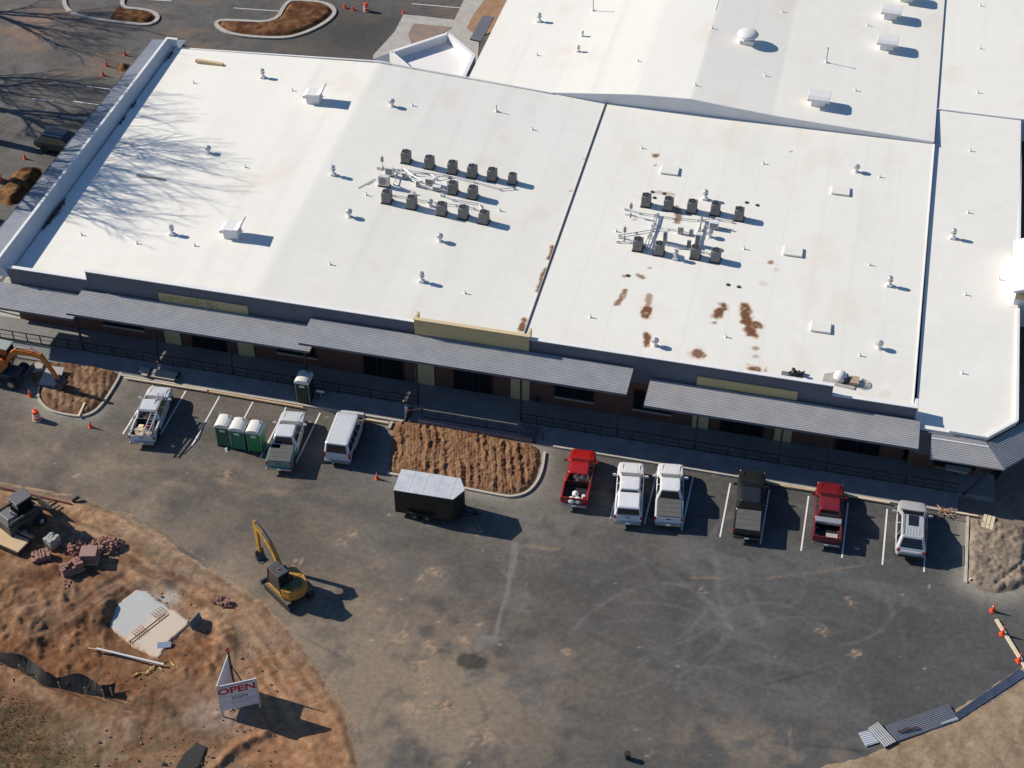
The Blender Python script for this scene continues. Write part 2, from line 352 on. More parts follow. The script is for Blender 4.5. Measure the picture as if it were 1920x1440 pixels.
# side and rear parking lot
xs = np.arange(-125, -16, .3); ys = np.arange(84.6, 190, .3); X, Y = np.meshgrid(xs, ys)
n1 = fbm(X*.3, Y*.3, 71); C = np.empty(X.shape+(3,)); C[...] = (.105+.06*(n1-.5)+.07*(fbm(X*1.3, Y*1.3, 73)-.5))[..., None]*np.array([1.04, 1, .94])
C = mix(C, (.19, .14, .10), .6*ss(.55, .75, fbm(X*.22, Y*.3, 75)))
cx, cy = G(65, 50); C = mix(C, (.34, .20, .13), .6*np.exp(-(np.hypot((X-cx)/4.5, (Y-cy)/3.5))**2)*ss(.35, .6, fbm(X*.8, Y*.8, 76)))
cx, cy = G(660, 60); C = mix(C, (.05, .05, .05), .8*np.exp(-(np.hypot((X-cx)/10, (Y-cy)/7))**2))
struct(grid_mesh('side_parking_lot', xs, ys, np.zeros(X.shape)+.004, C, M_ASPH))

# ---- construction dirt, real relief
def gline(*pts): return [G(*p) for p in pts]
def dirt(name, poly, step, seed, amp, colf, extra=None, edge=.35):
    P = np.array(poly); x0, y0 = P.min(0)-.4; x1, y1 = P.max(0)+.4
    x0 = max(x0, -76); y0 = max(y0, 46); x1 = min(x1, 26)
    xs = np.arange(x0, x1, step); ys = np.arange(y0, y1, step); X, Y = np.meshgrid(xs, ys)
    sd = sdist(X, Y, poly)+edge*(fbm(X*1.1, Y*1.1, seed)-.5)*1.6
    H = -.05+.12*ss(-.1, .55, sd)+.03*ss(.1, .8, sd)*(fbm(X*5, Y*5, seed+3, 3)-.5)+amp*ss(.0, 1.6, sd)*(fbm(X*.45, Y*.45, seed+1)-.35)
    H += amp*.5*ss(.1, 1., sd)*(fbm(X*2.2, Y*2.2, seed+2)-.5)
    if extra: H = H+extra(X, Y, sd)
    C = colf(X, Y, H, sd)
    return grid_mesh(name, xs, ys, H, C, M_DIRT, mask=sd > -.35)
def bump(X, Y, px, py, rx, ry, rot=0, sh=1.):
    cx, cy = G(px, py); c, s = math.cos(rot), math.sin(rot); u = (X-cx)*c+(Y-cy)*s; v = -(X-cx)*s+(Y-cy)*c
    return np.exp(-((u/rx)**2+(v/ry)**2)**sh)
def exB(X, Y, sd):
    H = 0
    loose = 0
    for a in ((60, 1150, 3.2, 2.5), (90, 1110, 2.2, 1.6), (180, 1190, 1.4, 3), (130, 1230, 2.5, 1.6), (400, 1190, 1.5, 1.6), (30, 1190, 3, 3), (320, 1085, 1.6, .7), (370, 1250, 2.5, 1.2), (250, 1330, 4, 1.6)):
        loose = loose+bump(X, Y, *a)
    loose = np.clip(loose, 0, 1)
    H = H+.34*loose*(fbm(X*.8+.3*Y, Y*.6, 201)+.0)+.16*loose*ss(.5, .75, fbm(X*1.7+Y*.6, Y*1.2, 203))+.07*(fbm(X*4.0+Y, Y*3.2, 204, 3)-.5)*ss(.2, 1., sd)
    H = H+.45*bump(X, Y, 430, 1200, .8, 1.3, .3)+.35*bump(X, Y, 190, 1145, .7, 2.2, .5)+.3*bump(X, Y, 410, 1155, .8, .8)
    d = segd(X, Y, gline((190, 1175), (215, 1118), (262, 1092), (310, 1095))); H = H+.25*np.exp(-(d/.5)**2)*(.6+fbm(X*2, Y*2, 207))
    d = segd(X, Y, gline((405, 1440), (440, 1405), (500, 1378))); H = H+.28*np.exp(-(d/.35)**2)*(.3+1.2*fbm(X*2.5, Y*2.5, 205))
    for pts, a, w in ((gline((150, 1138), (200, 1100), (262, 1062), (310, 1032)), -.09, .22), (gline((180, 1150), (240, 1105), (290, 1060)), -.06, .18),
                      (gline((380, 1100), (450, 1200), (530, 1330), (560, 1440)), -.05, .35), (gline((455, 1080), (520, 1170), (575, 1290), (600, 1440)), -.05, .35),
                      (gline((230, 985), (330, 1025), (420, 1085)), -.06, .3), (gline((420, 1330), (540, 1220)), -.03, .3)):
        H = H+a*np.exp(-(segd(X, Y, pts)/w)**2)
    for pts in (gline((618, 1280), (612, 1345), (600, 1440)), gline((600, 1290), (596, 1350))):
        d = segd(X, Y, pts); H = H+.05*np.exp(-(d/.28)**2)*np.sin(Y*18)
    ed = ss(5.5, 2.5, sd)*ss(-20, -14, -sd+0*X)
    H = H*(1-.75*ss(4.5, 2.2, sd))+.05*ss(4.5, 2.2, sd)+.035*(fbm(sd*2.4, (X-Y)*.12, 209)-.5)*ss(6, 3, sd)+.04*(fbm(X*.35+Y*1.2, Y*.5-X*1.6, 209)-.5)*ss(2, 4, sd)
    for a in ((60, 1088, 1.2, .7, .3), (125, 1185, 1.0, .5, .2), (92, 1212, .9, .45, .5), (395, 1190, .6, .7)): H = H-.28*bump(X, Y, *a)
    for a in ((85, 1070, 1.6, .8, .3), (150, 1165, .9, 1.2), (60, 1160, 1.5, .9), (30, 1210, 1.6, .7), (215, 1225, 1.6, .4, -.2)): H = H+.35*bump(X, Y, *a)*(.5+fbm(X*1.5, Y*1.5, 211))
    # flat pad under the slab
    sx, sy = G(275, 1170); H = H*(1-np.exp(-(np.hypot((X-sx)/2.6, (Y-sy)/2.9))**6))
    return H
def colB(X, Y, H, sd):
    C = np.empty(X.shape+(3,)); n = fbm(X*.4, Y*.4, 221); m = fbm(X*1.7, Y*1.7, 223)
    C[...] = np.array([.255, .162, .10])
    C = mix(C, (.19, .095, .05), ss(.38, .62, m)*.85); C = mix(C, (.38, .25, .15), ss(.52, .72, fbm(X*2.3, Y*2.3, 225))*.5)
    C = mix(C, (.27, .19, .125), ss(.5, .75, n)*.7)
    for a, c, k in (((210, 1120, 3.5, 1.6, .6), (.19, .145, .105), .8), ((330, 1050, 4, 1.6, -.4), (.24, .18, .125), .7), ((500, 1330, 3, 3.5), (.36, .20, .11), .45),
                    ((150, 1260, 4, 2.0), (.25, .125, .06), .6), ((560, 1400, 2.5, 3), (.33, .185, .10), .6), ((60, 1000, 4, 2), (.33, .19, .10), .5),
                    ((400, 1340, 2.4, 1.9), (.30, .245, .20), .8), ((165, 1392, 1.6, 1.1), (.42, .33, .25), .9), ((235, 1370, 1.8, .8), (.40, .31, .23), .9), ((215, 1425, 1.2, .7), (.42, .34, .25), .8), ((60, 1290, 4, .5, -.35), (.42, .31, .21), .7),
                    ((240, 1310, 3.5, 1.0), (.13, .105, .065), .75), ((320, 1385, 3, 1.6, .2), (.17, .13, .085), .7), ((420, 1345, 1.6, .9), (.36, .32, .28), .8),
                    ((315, 1122, .9, .8), (.33, .32, .30), .9), ((30, 1400, 5, 3.0), (.115, .095, .055), .9), ((120, 1430, 3, 1.5), (.12, .11, .055), .8),
                    ((60, 1340, 4, 1.2), (.17, .14, .09), .7)):
        C = mix(C, c, k*np.clip(bump(X, Y, *a)*1.3, 0, 1)*ss(.25, .6, fbm(X*1.3, Y*1.3, int(a[0])+7)))
    C = mix(C, (.26, .20, .14), .6*np.exp(-np.clip(sd, 0, 9)/.6))
    wr = ss(2.5, 6, sd); C = C*(1-wr[..., None]*np.array([.22, .31, .36])*(.5+1.0*fbm(X*.6, Y*.6, 233))[..., None])
    gs = fbm(sd*2.6, (X-Y)*.10, 235); C = C*(1+(1.25*(gs-.48)*ss(7, 3, sd))[..., None]); C = mix(C, (.34, .20, .11), .35*ss(.5, .7, gs)*ss(7, 3, sd))
    cx_, cy_ = G(600, 1385); kk = np.exp(-(np.hypot((X-cx_)/4, (Y-cy_)/5))**2); C = mix(C, (.30, .15, .075), kk*.45)
    for a in ((60, 1088, 1.3, .7, .3), (125, 1185, 1.1, .5, .2), (92, 1212, .9, .45, .5), (170, 1150, .5, 1.6, .5), (425, 1200, .5, .9), (395, 1190, .5, .6), (30, 1130, 1.0, .5), (330, 1085, 1.4, .35, -.2)):
        C = mix(C, (.10, .048, .028), .75*np.clip(bump(X, Y, *a)*1.5, 0, 1)*ss(.3, .55, fbm(X*1.8, Y*1.8, 237)))
    st = fbm(X*.5+Y*1.6, Y*.6-X*2.0, 229); C = C*(1+.6*(st-.5)+.5*(fbm(X*3, Y*3, 230, 3)-.5))[..., None]
    fl = vn(X*4.1, Y*4.1, 231)*vn(X*3.3, Y*3.3, 232); C = mix(C, (.5, .42, .33), .6*ss(.78, .88, fl))
    return C
struct(dirt('dirt_ground', DIRT_B, .125, 200, .10, colB, exB))
def exR(X, Y, sd): return .30*ss(0, 5, sd)+.05*(fbm(X*.5+Y*1.2, Y*.5-X*1.1, 303)-.5)
def colR(X, Y, H, sd):
    C = np.empty(X.shape+(3,)); C[...] = np.array([.27, .20, .135])
    C = mix(C, (.20, .14, .09), ss(.45, .7, fbm(X*.5+Y*1.5, Y*.5-X*1.5, 311))*.7); return mix(C, (.36, .28, .20), ss(.5, .75, fbm(X*1.2, Y*1.2, 313))*.5)
struct(dirt('bare_slope', DIRT_R, .14, 300, .08, colR, exR))
def exL(X, Y, sd):
    u = X*.80+Y*.35
    return ss(0, .5, sd)*(.07*(np.abs(np.sin(u*6+2.5*fbm(X, Y, 401)))-.5)+.16*(fbm(X*2.5, Y*2, 402)-.5)+.10*(fbm(X*6, Y*6, 404)-.5)+.08)+.05
def colL(X, Y, H, sd): C = np.empty(X.shape+(3,)); C[...] = np.array([.15, .085, .05]); return mix(C, (.25, .16, .10), ss(.4, .65, fbm(X*1.8, Y*1.8, 403)))
struct(dirt('left_planting_soil', BED_L, .09, 400, .06, colL, exL, edge=.1))
def exC(X, Y, sd):
    u = X+.30*(Y-82)+.5*fbm(X*.35, Y*.35, 501)+.16*fbm(X*1.5, Y*1.5, 503)
    big = ss(.42, .62, fbm(u*.75, Y*.35, 505)); r = np.abs((u*1.55) % 1-.5)*2; fi = np.abs((u*4.3) % 1-.5)*2
    return ss(0, .4, sd)*(.13*(r-.5)*big+.045*(fi-.5)+.22*(fbm(X*2.8, Y*1.8, 509)-.5)*(.4+big)+.16*(fbm(X*6, Y*6, 510, 3)-.5)+.12)+.03
def colC(X, Y, H, sd):
    C = np.empty(X.shape+(3,)); C[...] = np.array([.235, .135, .075])
    return mix(C, (.15, .07, .04), ss(.42, .68, fbm(X*2.6, Y*1.6, 511))*.8)
struct(dirt('central_planting_soil', BED_C, .07, 500, .05, colC, exC, edge=.08))
def exRR(X, Y, sd):
    d = segd(X, Y, gline((1868, 1096), (1925, 1050))); d2 = segd(X, Y, gline((1872, 1100), (1925, 1082)))
    return ss(0, .4, sd)*(.22*(fbm(X*2.0, Y*2.0, 601)-.4)+.16*(fbm(X*5, Y*5, 602, 3)-.5)+.06)-.14*np.exp(-(d/.15)**2)+.16*np.exp(-(d2/.22)**2)*fbm(X*3, Y*3, 603)+.02
def colRR(X, Y, H, sd): C = np.empty(X.shape+(3,)); C[...] = np.array([.20, .16, .125]); return mix(C, (.29, .235, .18), ss(.4, .7, fbm(X*2, Y*2, 611)))
struct(dirt('right_planting_soil', BED_R, .1, 600, .05, colRR, exRR, edge=.1))
# soil against the sunny end of the right wing
o = MB().prism([(12.6, 84.0), (30, 84.0), (30, 100), (16.4, 100), (16.4, 91.3), (14.2, 86.4), (12.6, 86.4)], -.2, .06).build('side_ground', mat('shaded_soil', (.17, .13, .10), .95, col2=(.24, .19, .15), scale=1.5, fine=.3)); struct(o)

# ---- kerbs
def kerb(name, pts, w=.16, z=.15, closed=False, m=M_CURB, z0=-.05, side=1):
    n = len(pts); L = []; Rr = []
    for k in range(n):
        a = pts[k-1] if (k or closed) else pts[0]; b = pts[(k+1) % n] if (k < n-1 or closed) else pts[-1]
        dx, dy = b[0]-a[0], b[1]-a[1]; q = math.hypot(dx, dy) or 1
        L.append((pts[k][0], pts[k][1])); Rr.append((pts[k][0]+dy/q*w*side, pts[k][1]-dx/q*w*side))
    mb = MB(); rs = [[(l[0], l[1], z0), (r[0], r[1], z0), (r[0], r[1], z), (l[0], l[1], z)] for l, r in zip(L, Rr)]
    if closed: rs.append(rs[0])
    mb.rings(rs, cap=not closed); return mb.build(name, m)
CURBY = 84.62
struct(kerb('left_kerb', [p for p in smooth_poly(gline((228, 690), (222, 709), (200, 745), (184, 766), (168, 777), (150, 781), (116, 776), (92, 769), (76, 752), (73, 738), (76, 727)), 2, False)], .17, side=-1))
struct(kerb('central_kerb', smooth_poly(gline((1019, 849), (1015, 880), (1005, 905), (987, 924), (962, 931), (940, 929), (840, 909), (727, 887)), 2, False), .18, side=-1))
struct(kerb('bed_end_kerb', gline((733, 792), (727, 805)), .2, side=-1))
o = MB()
for x0, x1 in ((-52.0, -28.7), (-17.0, 13.4)): o.box(((x0+x1)/2, CURBY+.09, .06), (x1-x0, .18, .2))
struct(o.build('front_kerb', M_CURB, bevel=.02))
struct(MB().prism(gline((1812, 968), (1817, 968), (1813, 1094), (1808, 1092)), -.05, .09).build('right_kerb', M_CURB))
# tan timber forms lying on the kerb
for nm, a, b, lab in (('form_board', (232, 708), (388, 733), 'long tan form board on the kerb behind the white ladder pickup'),
                  ('form_board', (392, 734), (568, 764), 'tan form board on the kerb behind the portable toilets'),
                  ('form_board', (1449, 908), (1532, 921), 'tan form board between the black and the dark red pickups'),
                  ('form_board', (1590, 930), (1668, 943), 'pale form board between dark red pickup and silver SUV'),
                  ('form_board', (1785, 960), (1833, 968), 'short white board at the right end of the kerb'),
                  ('form_board', (668, 783), (728, 793), 'pale form board at the kerb right of the white van')):
    pa, pb = G3(*a, .17), G3(*b, .17)
    tag(MB().bar((pa[0], pa[1], .20), (pb[0], pb[1], .20), .14, .05).build(nm, M_WOODL if 'pale' in lab or 'white' in lab else M_WOOD), lab, 'board', 'form boards along the kerb')
# sidewalk strip, porch slab, landing
YF, YP = 88.85, 86.35
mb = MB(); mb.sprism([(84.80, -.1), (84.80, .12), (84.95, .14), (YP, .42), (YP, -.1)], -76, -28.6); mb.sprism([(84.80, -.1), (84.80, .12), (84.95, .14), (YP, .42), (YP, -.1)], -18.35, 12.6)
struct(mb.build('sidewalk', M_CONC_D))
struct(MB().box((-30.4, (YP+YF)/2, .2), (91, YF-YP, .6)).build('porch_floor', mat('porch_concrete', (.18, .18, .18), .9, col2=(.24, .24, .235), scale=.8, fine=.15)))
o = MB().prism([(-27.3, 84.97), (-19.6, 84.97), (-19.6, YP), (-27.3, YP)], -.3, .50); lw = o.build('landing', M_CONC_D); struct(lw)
mb = MB()
for k in range(4): mb.box((-19.45+.32*k, 85.66, .42-.10*k-.25), (.32, 1.36, .5))
for k in range(3): mb.box((-27.45-.32*k, 85.66, .36-.12*k-.25), (.30, 1.36, .5))
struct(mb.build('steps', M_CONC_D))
tag(MB().box((-23.1, 84.87, -.02), (8.9, .16, .84)).build('retaining_wall', mat('dusty_wall', (.16, .15, .16), .95, col2=(.23, .21, .21), scale=1.5, fine=.2)),
    'low grey wall between the porch landing and the ploughed soil bed', 'wall')

# ---- parking stripes
mb = MB()
def stripe(mb, a, b, w=.11, z=.014):
    (x0, y0), (x1, y1) = a, b; d = math.hypot(x1-x0, y1-y0); nx, ny = -(y1-y0)/d*w/2, (x1-x0)/d*w/2
    n = max(2, int(d/.6)); P = []
    for k in range(n+1):
        t = k/n; P.append(((x0+(x1-x0)*t+nx, y0+(y1-y0)*t+ny, z), (x0+(x1-x0)*t-nx, y0+(y1-y0)*t-ny, z)))
    for k in range(n): mb.add([P[k][0], P[k][1], P[k+1][1], P[k+1][0]], [(0, 1, 2, 3)])
for px, py in ((286.7, 722), (349, 732), (412.3, 742), (475, 752), (537.3, 762), (600.5, 774)):
    x, y = G(px, py); stripe(mb, (x, 84.25), (x, 78.55))
for px, py in ((1170, 875), (1231, 888), (1300, 892), (1370, 902), (1443, 915), (1517, 924), (1591, 935), (1664, 948), (1739, 962)):
    x, y = G(px, py); stripe(mb, (x, 84.0), (x, 78.5))
stripe(mb, G(162, 162), G(212, 168)); stripe(mb, G(138, 190), G(190, 197)); stripe(mb, G(115, 218), G(165, 224)); stripe(mb, G(66, 278), G(112, 284))
stripe(mb, G(438, 15), G(524, 21), .1); stripe(mb, G(772, 7), G(864, 15)); stripe(mb, G(275, -1), G(322, 2)); stripe(mb, G(60, 185), G(100, 190))
struct(mb.build('parking_stripes', M_PAINTLINE))

# ---- islands in the side lot
def island(pts, nm, kn, seed):
    P = smooth_poly([G(*p) for p in pts], 2)
    def ex(X, Y, sd): return ss(0, .6, sd)*(.18+.14*fbm(X*1.2, Y*1.2, seed))+.05
    def cf(X, Y, H, sd):
        C = np.empty(X.shape+(3,)); C[...] = np.array([.10, .042, .02]); C = mix(C, (.19, .095, .045), ss(.4, .66, fbm(X*1.5, Y*1.5, seed+3))); return mix(C, (.06, .03, .015), ss(.5, .75, fbm(X*2.5, Y*2.5, seed+4))*.8)
    struct(dirt(nm, P, .16, seed, .1, cf, ex, edge=.1)); struct(kerb(kn, P, .42, .16, True, M_CONC, side=1 if poly_area(P) > 0 else -1))
def poly_area(P): return sum(P[k][0]*P[(k+1) % len(P)][1]-P[(k+1) % len(P)][0]*P[k][1] for k in range(len(P)))
island(((122, 0), (135, -40), (260, -40), (212, 16), (280, 22), (296, 34), (280, 47), (240, 43), (160, 33), (130, 20)), 'mulch_island', 'island_kerb', 700)
island(((412, 52), (408, 42), (430, 41), (520, 46), (540, 5), (560, 3), (610, 8), (628, 22), (610, 42), (570, 62), (530, 72), (440, 66)), 'mulch_island', 'island_kerb', 720)
P = smooth_poly([G(*p) for p in ((20, 325), (60, 312), (84, 318), (62, 350), (40, 380), (10, 388), (-6, 370))], 2)
def exm(X, Y, sd): return ss(0, .9, sd)*(.35+.35*fbm(X*1.5, Y*1.5, 741))+.05
def cfm(X, Y, H, sd): C = np.empty(X.shape+(3,)); C[...] = np.array([.09, .042, .02]); return mix(C, (.20, .11, .05), ss(.4, .66, fbm(X*1.5, Y*1.5, 743)))
struct(dirt('mulch_bed', P, .14, 740, .1, cfm, exm, edge=.15))
P = smooth_poly([G(*p) for p in ((216, 125), (228, 118), (246, 122), (243, 134), (222, 134))], 1)
struct(dirt('tree_pit', P, .14, 760, .05, cfm, exm, edge=.1))
# rear drive and walks behind the entrance
struct(MB().prism(gline((700, 104), (740, 60), (757, 27), (852, 38), (870, 0), (925, 0), (900, 40), (895, 130), (700, 130)), -.1, .05).build('rear_walk', M_CONC))
struct(MB().prism(gline((765, 66), (776, 45), (848, 52), (800, 84), (772, 84)), -.1, .08).build('entrance_bed', mat('patchy_soil', (.20, .18, .16), .95, col2=(.33, .21, .14), scale=.8, fine=.3)))
struct(MB().prism(gline((888, 28), (915, -8), (960, -8), (925, 60), (898, 70), (875, 54)), -.1, .09).build('rear_soil', mat('orange_soil', (.36, .22, .13), .95, col2=(.25, .14, .08), scale=1, fine=.25)))

# ================================================================== THE MAIN BUILDING
XL, XR, YB = -62.3, 8.45, 123.5
KX = [-62.3, -42.0, -20.7, 8.45]
KF = [5.05, 5.85, 5.15, 4.66]; KB = [6.1, 7.25, 5.95, 6.0]
def zroof(x, y):
    t = (y-YF)/(YB-YF); return float(np.interp(x, KX, KF))*(1-t)+float(np.interp(x, KX, KB))*t
def on_roof(px, py, fn=zroof):
    z = 5.5
    for _ in range(12):
        x, y = G(px, py, z); z = fn(x, y)
    return x, y, z
bld = thing('shopping_centre', 'long single storey brick shopping block with white membrane roof and grey ribbed front canopies', 'building', (XL, YF, 0))
def inb(mbo): mbo.parent = bld; mbo.location = (-XL, -YF, 0); return mbo
xs = np.concatenate([np.arange(XL, -42, .5), [-42.0], np.arange(-41.5, -24, .5), np.arange(-23.9, -20.7, .12), [-20.7], np.arange(-20.58, XR, .12), [XR]])
ys = np.concatenate([np.arange(YF+.25, YB, .13), [YB]]); X, Y = np.meshgrid(xs, ys); t = (Y-YF)/(YB-YF)
Z = np.interp(X, KX, KF)*(1-t)+np.interp(X, KX, KB)*t
C = np.empty(X.shape+(3,)); C[...] = np.array([.795, .785, .72])
C *= (1-.035*(fbm(X*.12, Y*.05, 801)-.5)*2)[..., None]
C *= (1-.03*ss(.55, .75, fbm(X*.6, Y*.10, 803)))[..., None]
for k in np.arange(-62, 8.4, 2.95): C *= (1-.05*np.exp(-((X-k-.05*np.sin(Y*.3))/.07)**2)*(.5+1.0*fbm(X*.3, Y*.8, 805)))[..., None]
for k, x0 in enumerate(np.arange(-62.3, 8.4, 2.95)): C *= (1-.030*(_h(np.array([k]), np.array([3]), 5)[0]-.3)*((X > x0) & (X < x0+2.95)))[..., None]
for yy in (96.4, 103.8, 111.6, 118.5): C *= (1-.05*np.exp(-((Y-yy-.1*fbm(X*.3, Y, 807))/.06)**2)*ss(.3, .6, fbm(X*.2, Y*.2, 809)))[..., None]
C = mix(C, (.72, .64, .53), .35*ss(.62, .8, fbm(X*.35, Y*.25, 811)))
STAINS = [([(1196, 515), (1204, 521)], .28, .8), ([(1173, 545), (1165, 558), (1157, 570)], .20, .8), ([(1217, 553), (1214, 575)], .22, .6), ([(1213, 580), (1212, 592)], .38, 1.),
          ([(1213, 626), (1213, 646)], .26, 1.), ([(1306, 663)], .5, .9), ([(1358, 575), (1350, 585), (1346, 592)], .42, 1.), ([(1340, 604)], .2, .7),
          ([(1397, 575), (1399, 590), (1402, 608), (1412, 627)], .42, 1.), ([(1420, 608), (1424, 612)], .36, 1.), ([(1416, 653)], .24, .6), ([(1417, 668)], .22, .35), ([(1417, 693)], .55, .95),
          ([(1443, 492)], .25, .7), ([(1229, 291)], .30, .9), ([(1228, 310)], .15, .7), ([(1484, 284)], .14, .8), ([(1036, 463), (1030, 485)], .20, 1.), ([(1023, 503), (1015, 525), (1008, 546)], .17, .9),
          ([(983, 600), (978, 617)], .26, .95), ([(1095, 298)], .14, .6), ([(1070, 358)], .12, .4), ([(1268, 388), (1272, 402), (1270, 415)], .28, .8), ([(1230, 360), (1260, 365)], .22, .35),
          ([(1190, 410)], .25, .3), ([(1172, 517), (1180, 517)], .2, .6), ([(1218, 502)], .15, .5), ([(1430, 532)], .3, .15), ([(1660, 740)], .5, .10), ([(1455, 505)], .3, .15)]
for pts, r, a in STAINS:
    W3 = [on_roof(*p)[:2] for p in pts]
    if len(W3) == 1: W3 = W3+[(W3[0][0]+.05, W3[0][1])]
    d = segd(X, Y, W3)/r+1.7*(fbm(X*2.6, Y*2.2, 821)-.5)
    C = mix(C, (.58, .34, .17), a*.6*ss(1.5, .8, d)); C = mix(C, (.17, .080, .035), a*ss(1.02, .72, d)*ss(.0, .42, fbm(X*4, Y*3, 823)))
pp = on_roof(990, 250)
inb(grid_mesh('roof', xs, ys, Z, C, M_ROOF, smooth=False)).location = (-XL, -YF, 0)
# walls
hf = lambda x: 6.55 if -55.5 < x < 2.6 else 5.75
mb = MB()
for x0, x1, z1 in ((XL, -55.5, 5.76), (-55.5, 2.6, 6.56), (2.6, XR+.2, 5.70)): mb.box(((x0+x1)/2, YF+.12, (z1+4.0)/2), (x1-x0, .24, z1-4.0))
inb(mb.build('fascia', M_FASCIA))
mb = MB()
for x0, x1, z1 in ((XL, -55.5, 5.76), (-55.5, 2.6, 6.56), (2.6, XR+.25, 5.70)): mb.box(((x0+x1)/2, YF+.12, z1+.03), (x1-x0+(.1 if x0 == -55.5 else 0), .34, .06))
mb.box((XR+.15, YF+.6, 5.0), (.22, .9, 1.42))
inb(mb.build('parapet_cap', M_WHITE2))
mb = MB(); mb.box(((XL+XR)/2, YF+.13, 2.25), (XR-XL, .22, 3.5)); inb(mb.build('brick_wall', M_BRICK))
mb = MB(); mb.box(((XL+XR)/2, YB-.1, 2.9), (XR-XL, .2, 5.8)); mb.box((XR-.1, (YF+YB)/2+.2, 2.3), (.2, YB-YF-.8, 4.6)); mb.box((XL+.1, (YF+YB)/2+.2, 2.4), (.2, YB-YF-.8, 4.8))
inb(mb.build('side_walls', M_FASCIA))
# left parapet wall, standing above the roof
mb = MB(); mb.add([(XL-.85, YF, 4.8), (XL, YF, 4.8), (XL, YB+.2, 5.6), (XL-.85, YB+.2, 5.6), (XL-.85, YF, 6.35), (XL-.6, YF, 6.35), (XL-.6, YB+.2, 6.9), (XL-.85, YB+.2, 6.9)],
                  [(0, 3, 2, 1), (4, 5, 6, 7), (0, 1, 5, 4), (1, 2, 6, 5), (2, 3, 7, 6), (3, 0, 4, 7)])
inb(mb.build('left_parapet', mat('white_parapet', (.50, .52, .55), .6, col2=(.60, .62, .64), scale=.6)))
mb = MB(); mb.bar((XL-.73, YF-.05, 6.39), (XL-.73, YB+.25, 6.94), .24, .06); mb.bar((XL-.8, YB+.2, 6.94), (XL+.3, YB+.2, 6.94), .3, .06); inb(mb.build('left_coping', M_WHITE2))
mb = MB(); mb.box((XL-.25, YB+.2, 6.2), (.9, .16, 1.45)); inb(mb.build('parapet_return', M_WHITE2))
# seam with its drawn-in shadow line, and edge strips
mb = MB(); mb.bar((-20.75, YF+.3, 5.17), (-20.75, YB, 5.97), .07, .16); inb(mb.build('roof_seam', M_CEMENT)); inb(MB().bar((-20.62, YF+.3, 5.165), (-20.62, YB, 5.965), .10, .02).build('seam_shadow_line', M_GREY))  # the thin grey bar colours in the seam's shadow
mb = MB(); mb.bar((XR, YF+.9, 4.70), (XR, YB, 6.0), .09, .10); inb(mb.build('roof_edge_strip', M_WHITE2))
mb = MB(); mb.bar((-62.2, YB, 6.12), (-42, YB, 7.38), .14, .07); mb.bar((-42, YB, 7.38), (-25.6, YB, 6.33), .14, .07); inb(mb.build('rear_edge_strip', M_WHITE2))
# raised mustard sign wall and flat sign boards
mb = MB(); mb.box((-24.25, YF-.12, 6.32), (8.85, .22, 1.38)); mb.box((-28.6, YF+.4, 6.7), (.16, .8, .6)); mb.box((-19.9, YF+.4, 6.7), (.16, .8, .6)); inb(mb.build('raised_sign_wall', M_YEL))
mb = MB(); mb.box((-24.25, YF-.12, 7.04), (9.0, .34, .05)); inb(mb.build('sign_wall_cap', mat('cream_cap', (.62, .50, .30), .7)))
sp = inb(MB().box((-45.8, YF-.05, 5.22), (7.35, .1, .88)).build('sign_board', M_YEL))
gm = mat('glue_residue', (.30, .27, .13), .9)
g = MB(); random.seed(3)
x = -49.2
while x < -44.6:
    w = random.uniform(.05, .16); h = random.uniform(.3, .62); g.box((x, YF-.104, 5.25+random.uniform(-.06, .06)), (w, .008, h)); x += w+random.uniform(.04, .14)
go = g.build('letter_ghosts', gm, sp)
inb(MB().box((-3.5, YF-.05, 5.18), (7.35, .1, .82)).build('sign_board', M_YEL))
# windows, shopfronts, mustard wall panels
for px0, px1, pyb, k in ((197, 269, 617, 'w'), (311.7, 340, 640, 'y'), (363, 427, 650, 's'), (449, 478, 666, 'y'), (522, 593, 671, 'w'), (684, 757, 700, 's'), (780, 815, 717, 'y'), (852, 923, 728, 's'),
                        (958, 993, 742, 'y'), (1040, 1113, 744, 'w'), (1187, 1260, 770, 'w'), (1297, 1327.5, 798, 'y'), (1349, 1430, 812, 's'), (1450, 1483, 826, 'y'), (1563, 1648, 848, 's')):
    x0 = onY(px0, pyb, YF)[0]; x1 = onY(px1, pyb, YF)[0]; cx = (x0+x1)/2; w = x1-x0
    if k == 'y': inb(MB().box((cx, YF-.04, 2.25), (w, .08, 3.5)).build('wall_panel', M_YEL))
    elif k == 'w':
        q = inb(MB().box((cx, YF-.01, 2.35), (w, .05, 1.9)).build('window', M_GLASSD))
        MB().box((cx, YF-.05, 1.32), (w+.16, .14, .12)).build('sill', mat('pale_sill', (.36, .31, .25), .8), q)
        f = MB()
        for xx in (x0, cx, x1): f.box((xx, YF-.05, 2.35), (.06, .05, 1.9))
        f.box((cx, YF-.05, 3.3), (w+.06, .05, .06)); f.build('frame', M_DARKM, q)
    else:
        q = inb(MB().box((cx, YF-.01, 1.95), (w, .05, 2.9)).build('shopfront', M_GLASSD)); f = MB()
        for u in (0, .33, .5, .67, 1): f.box((x0+w*u, YF-.05, 1.95), (.06, .05, 2.9))
        f.box((cx, YF-.05, 2.8), (w, .04, .06)); f.build('frame', M_DARKM, q)
inb(MB().tube(onp := (onY(957, 740, YF-.15)[0]+2.1, YF-.15, .7), (onp[0], onp[1], 1.0), .14, 10).build('wall_lamp_box', M_DARKM))

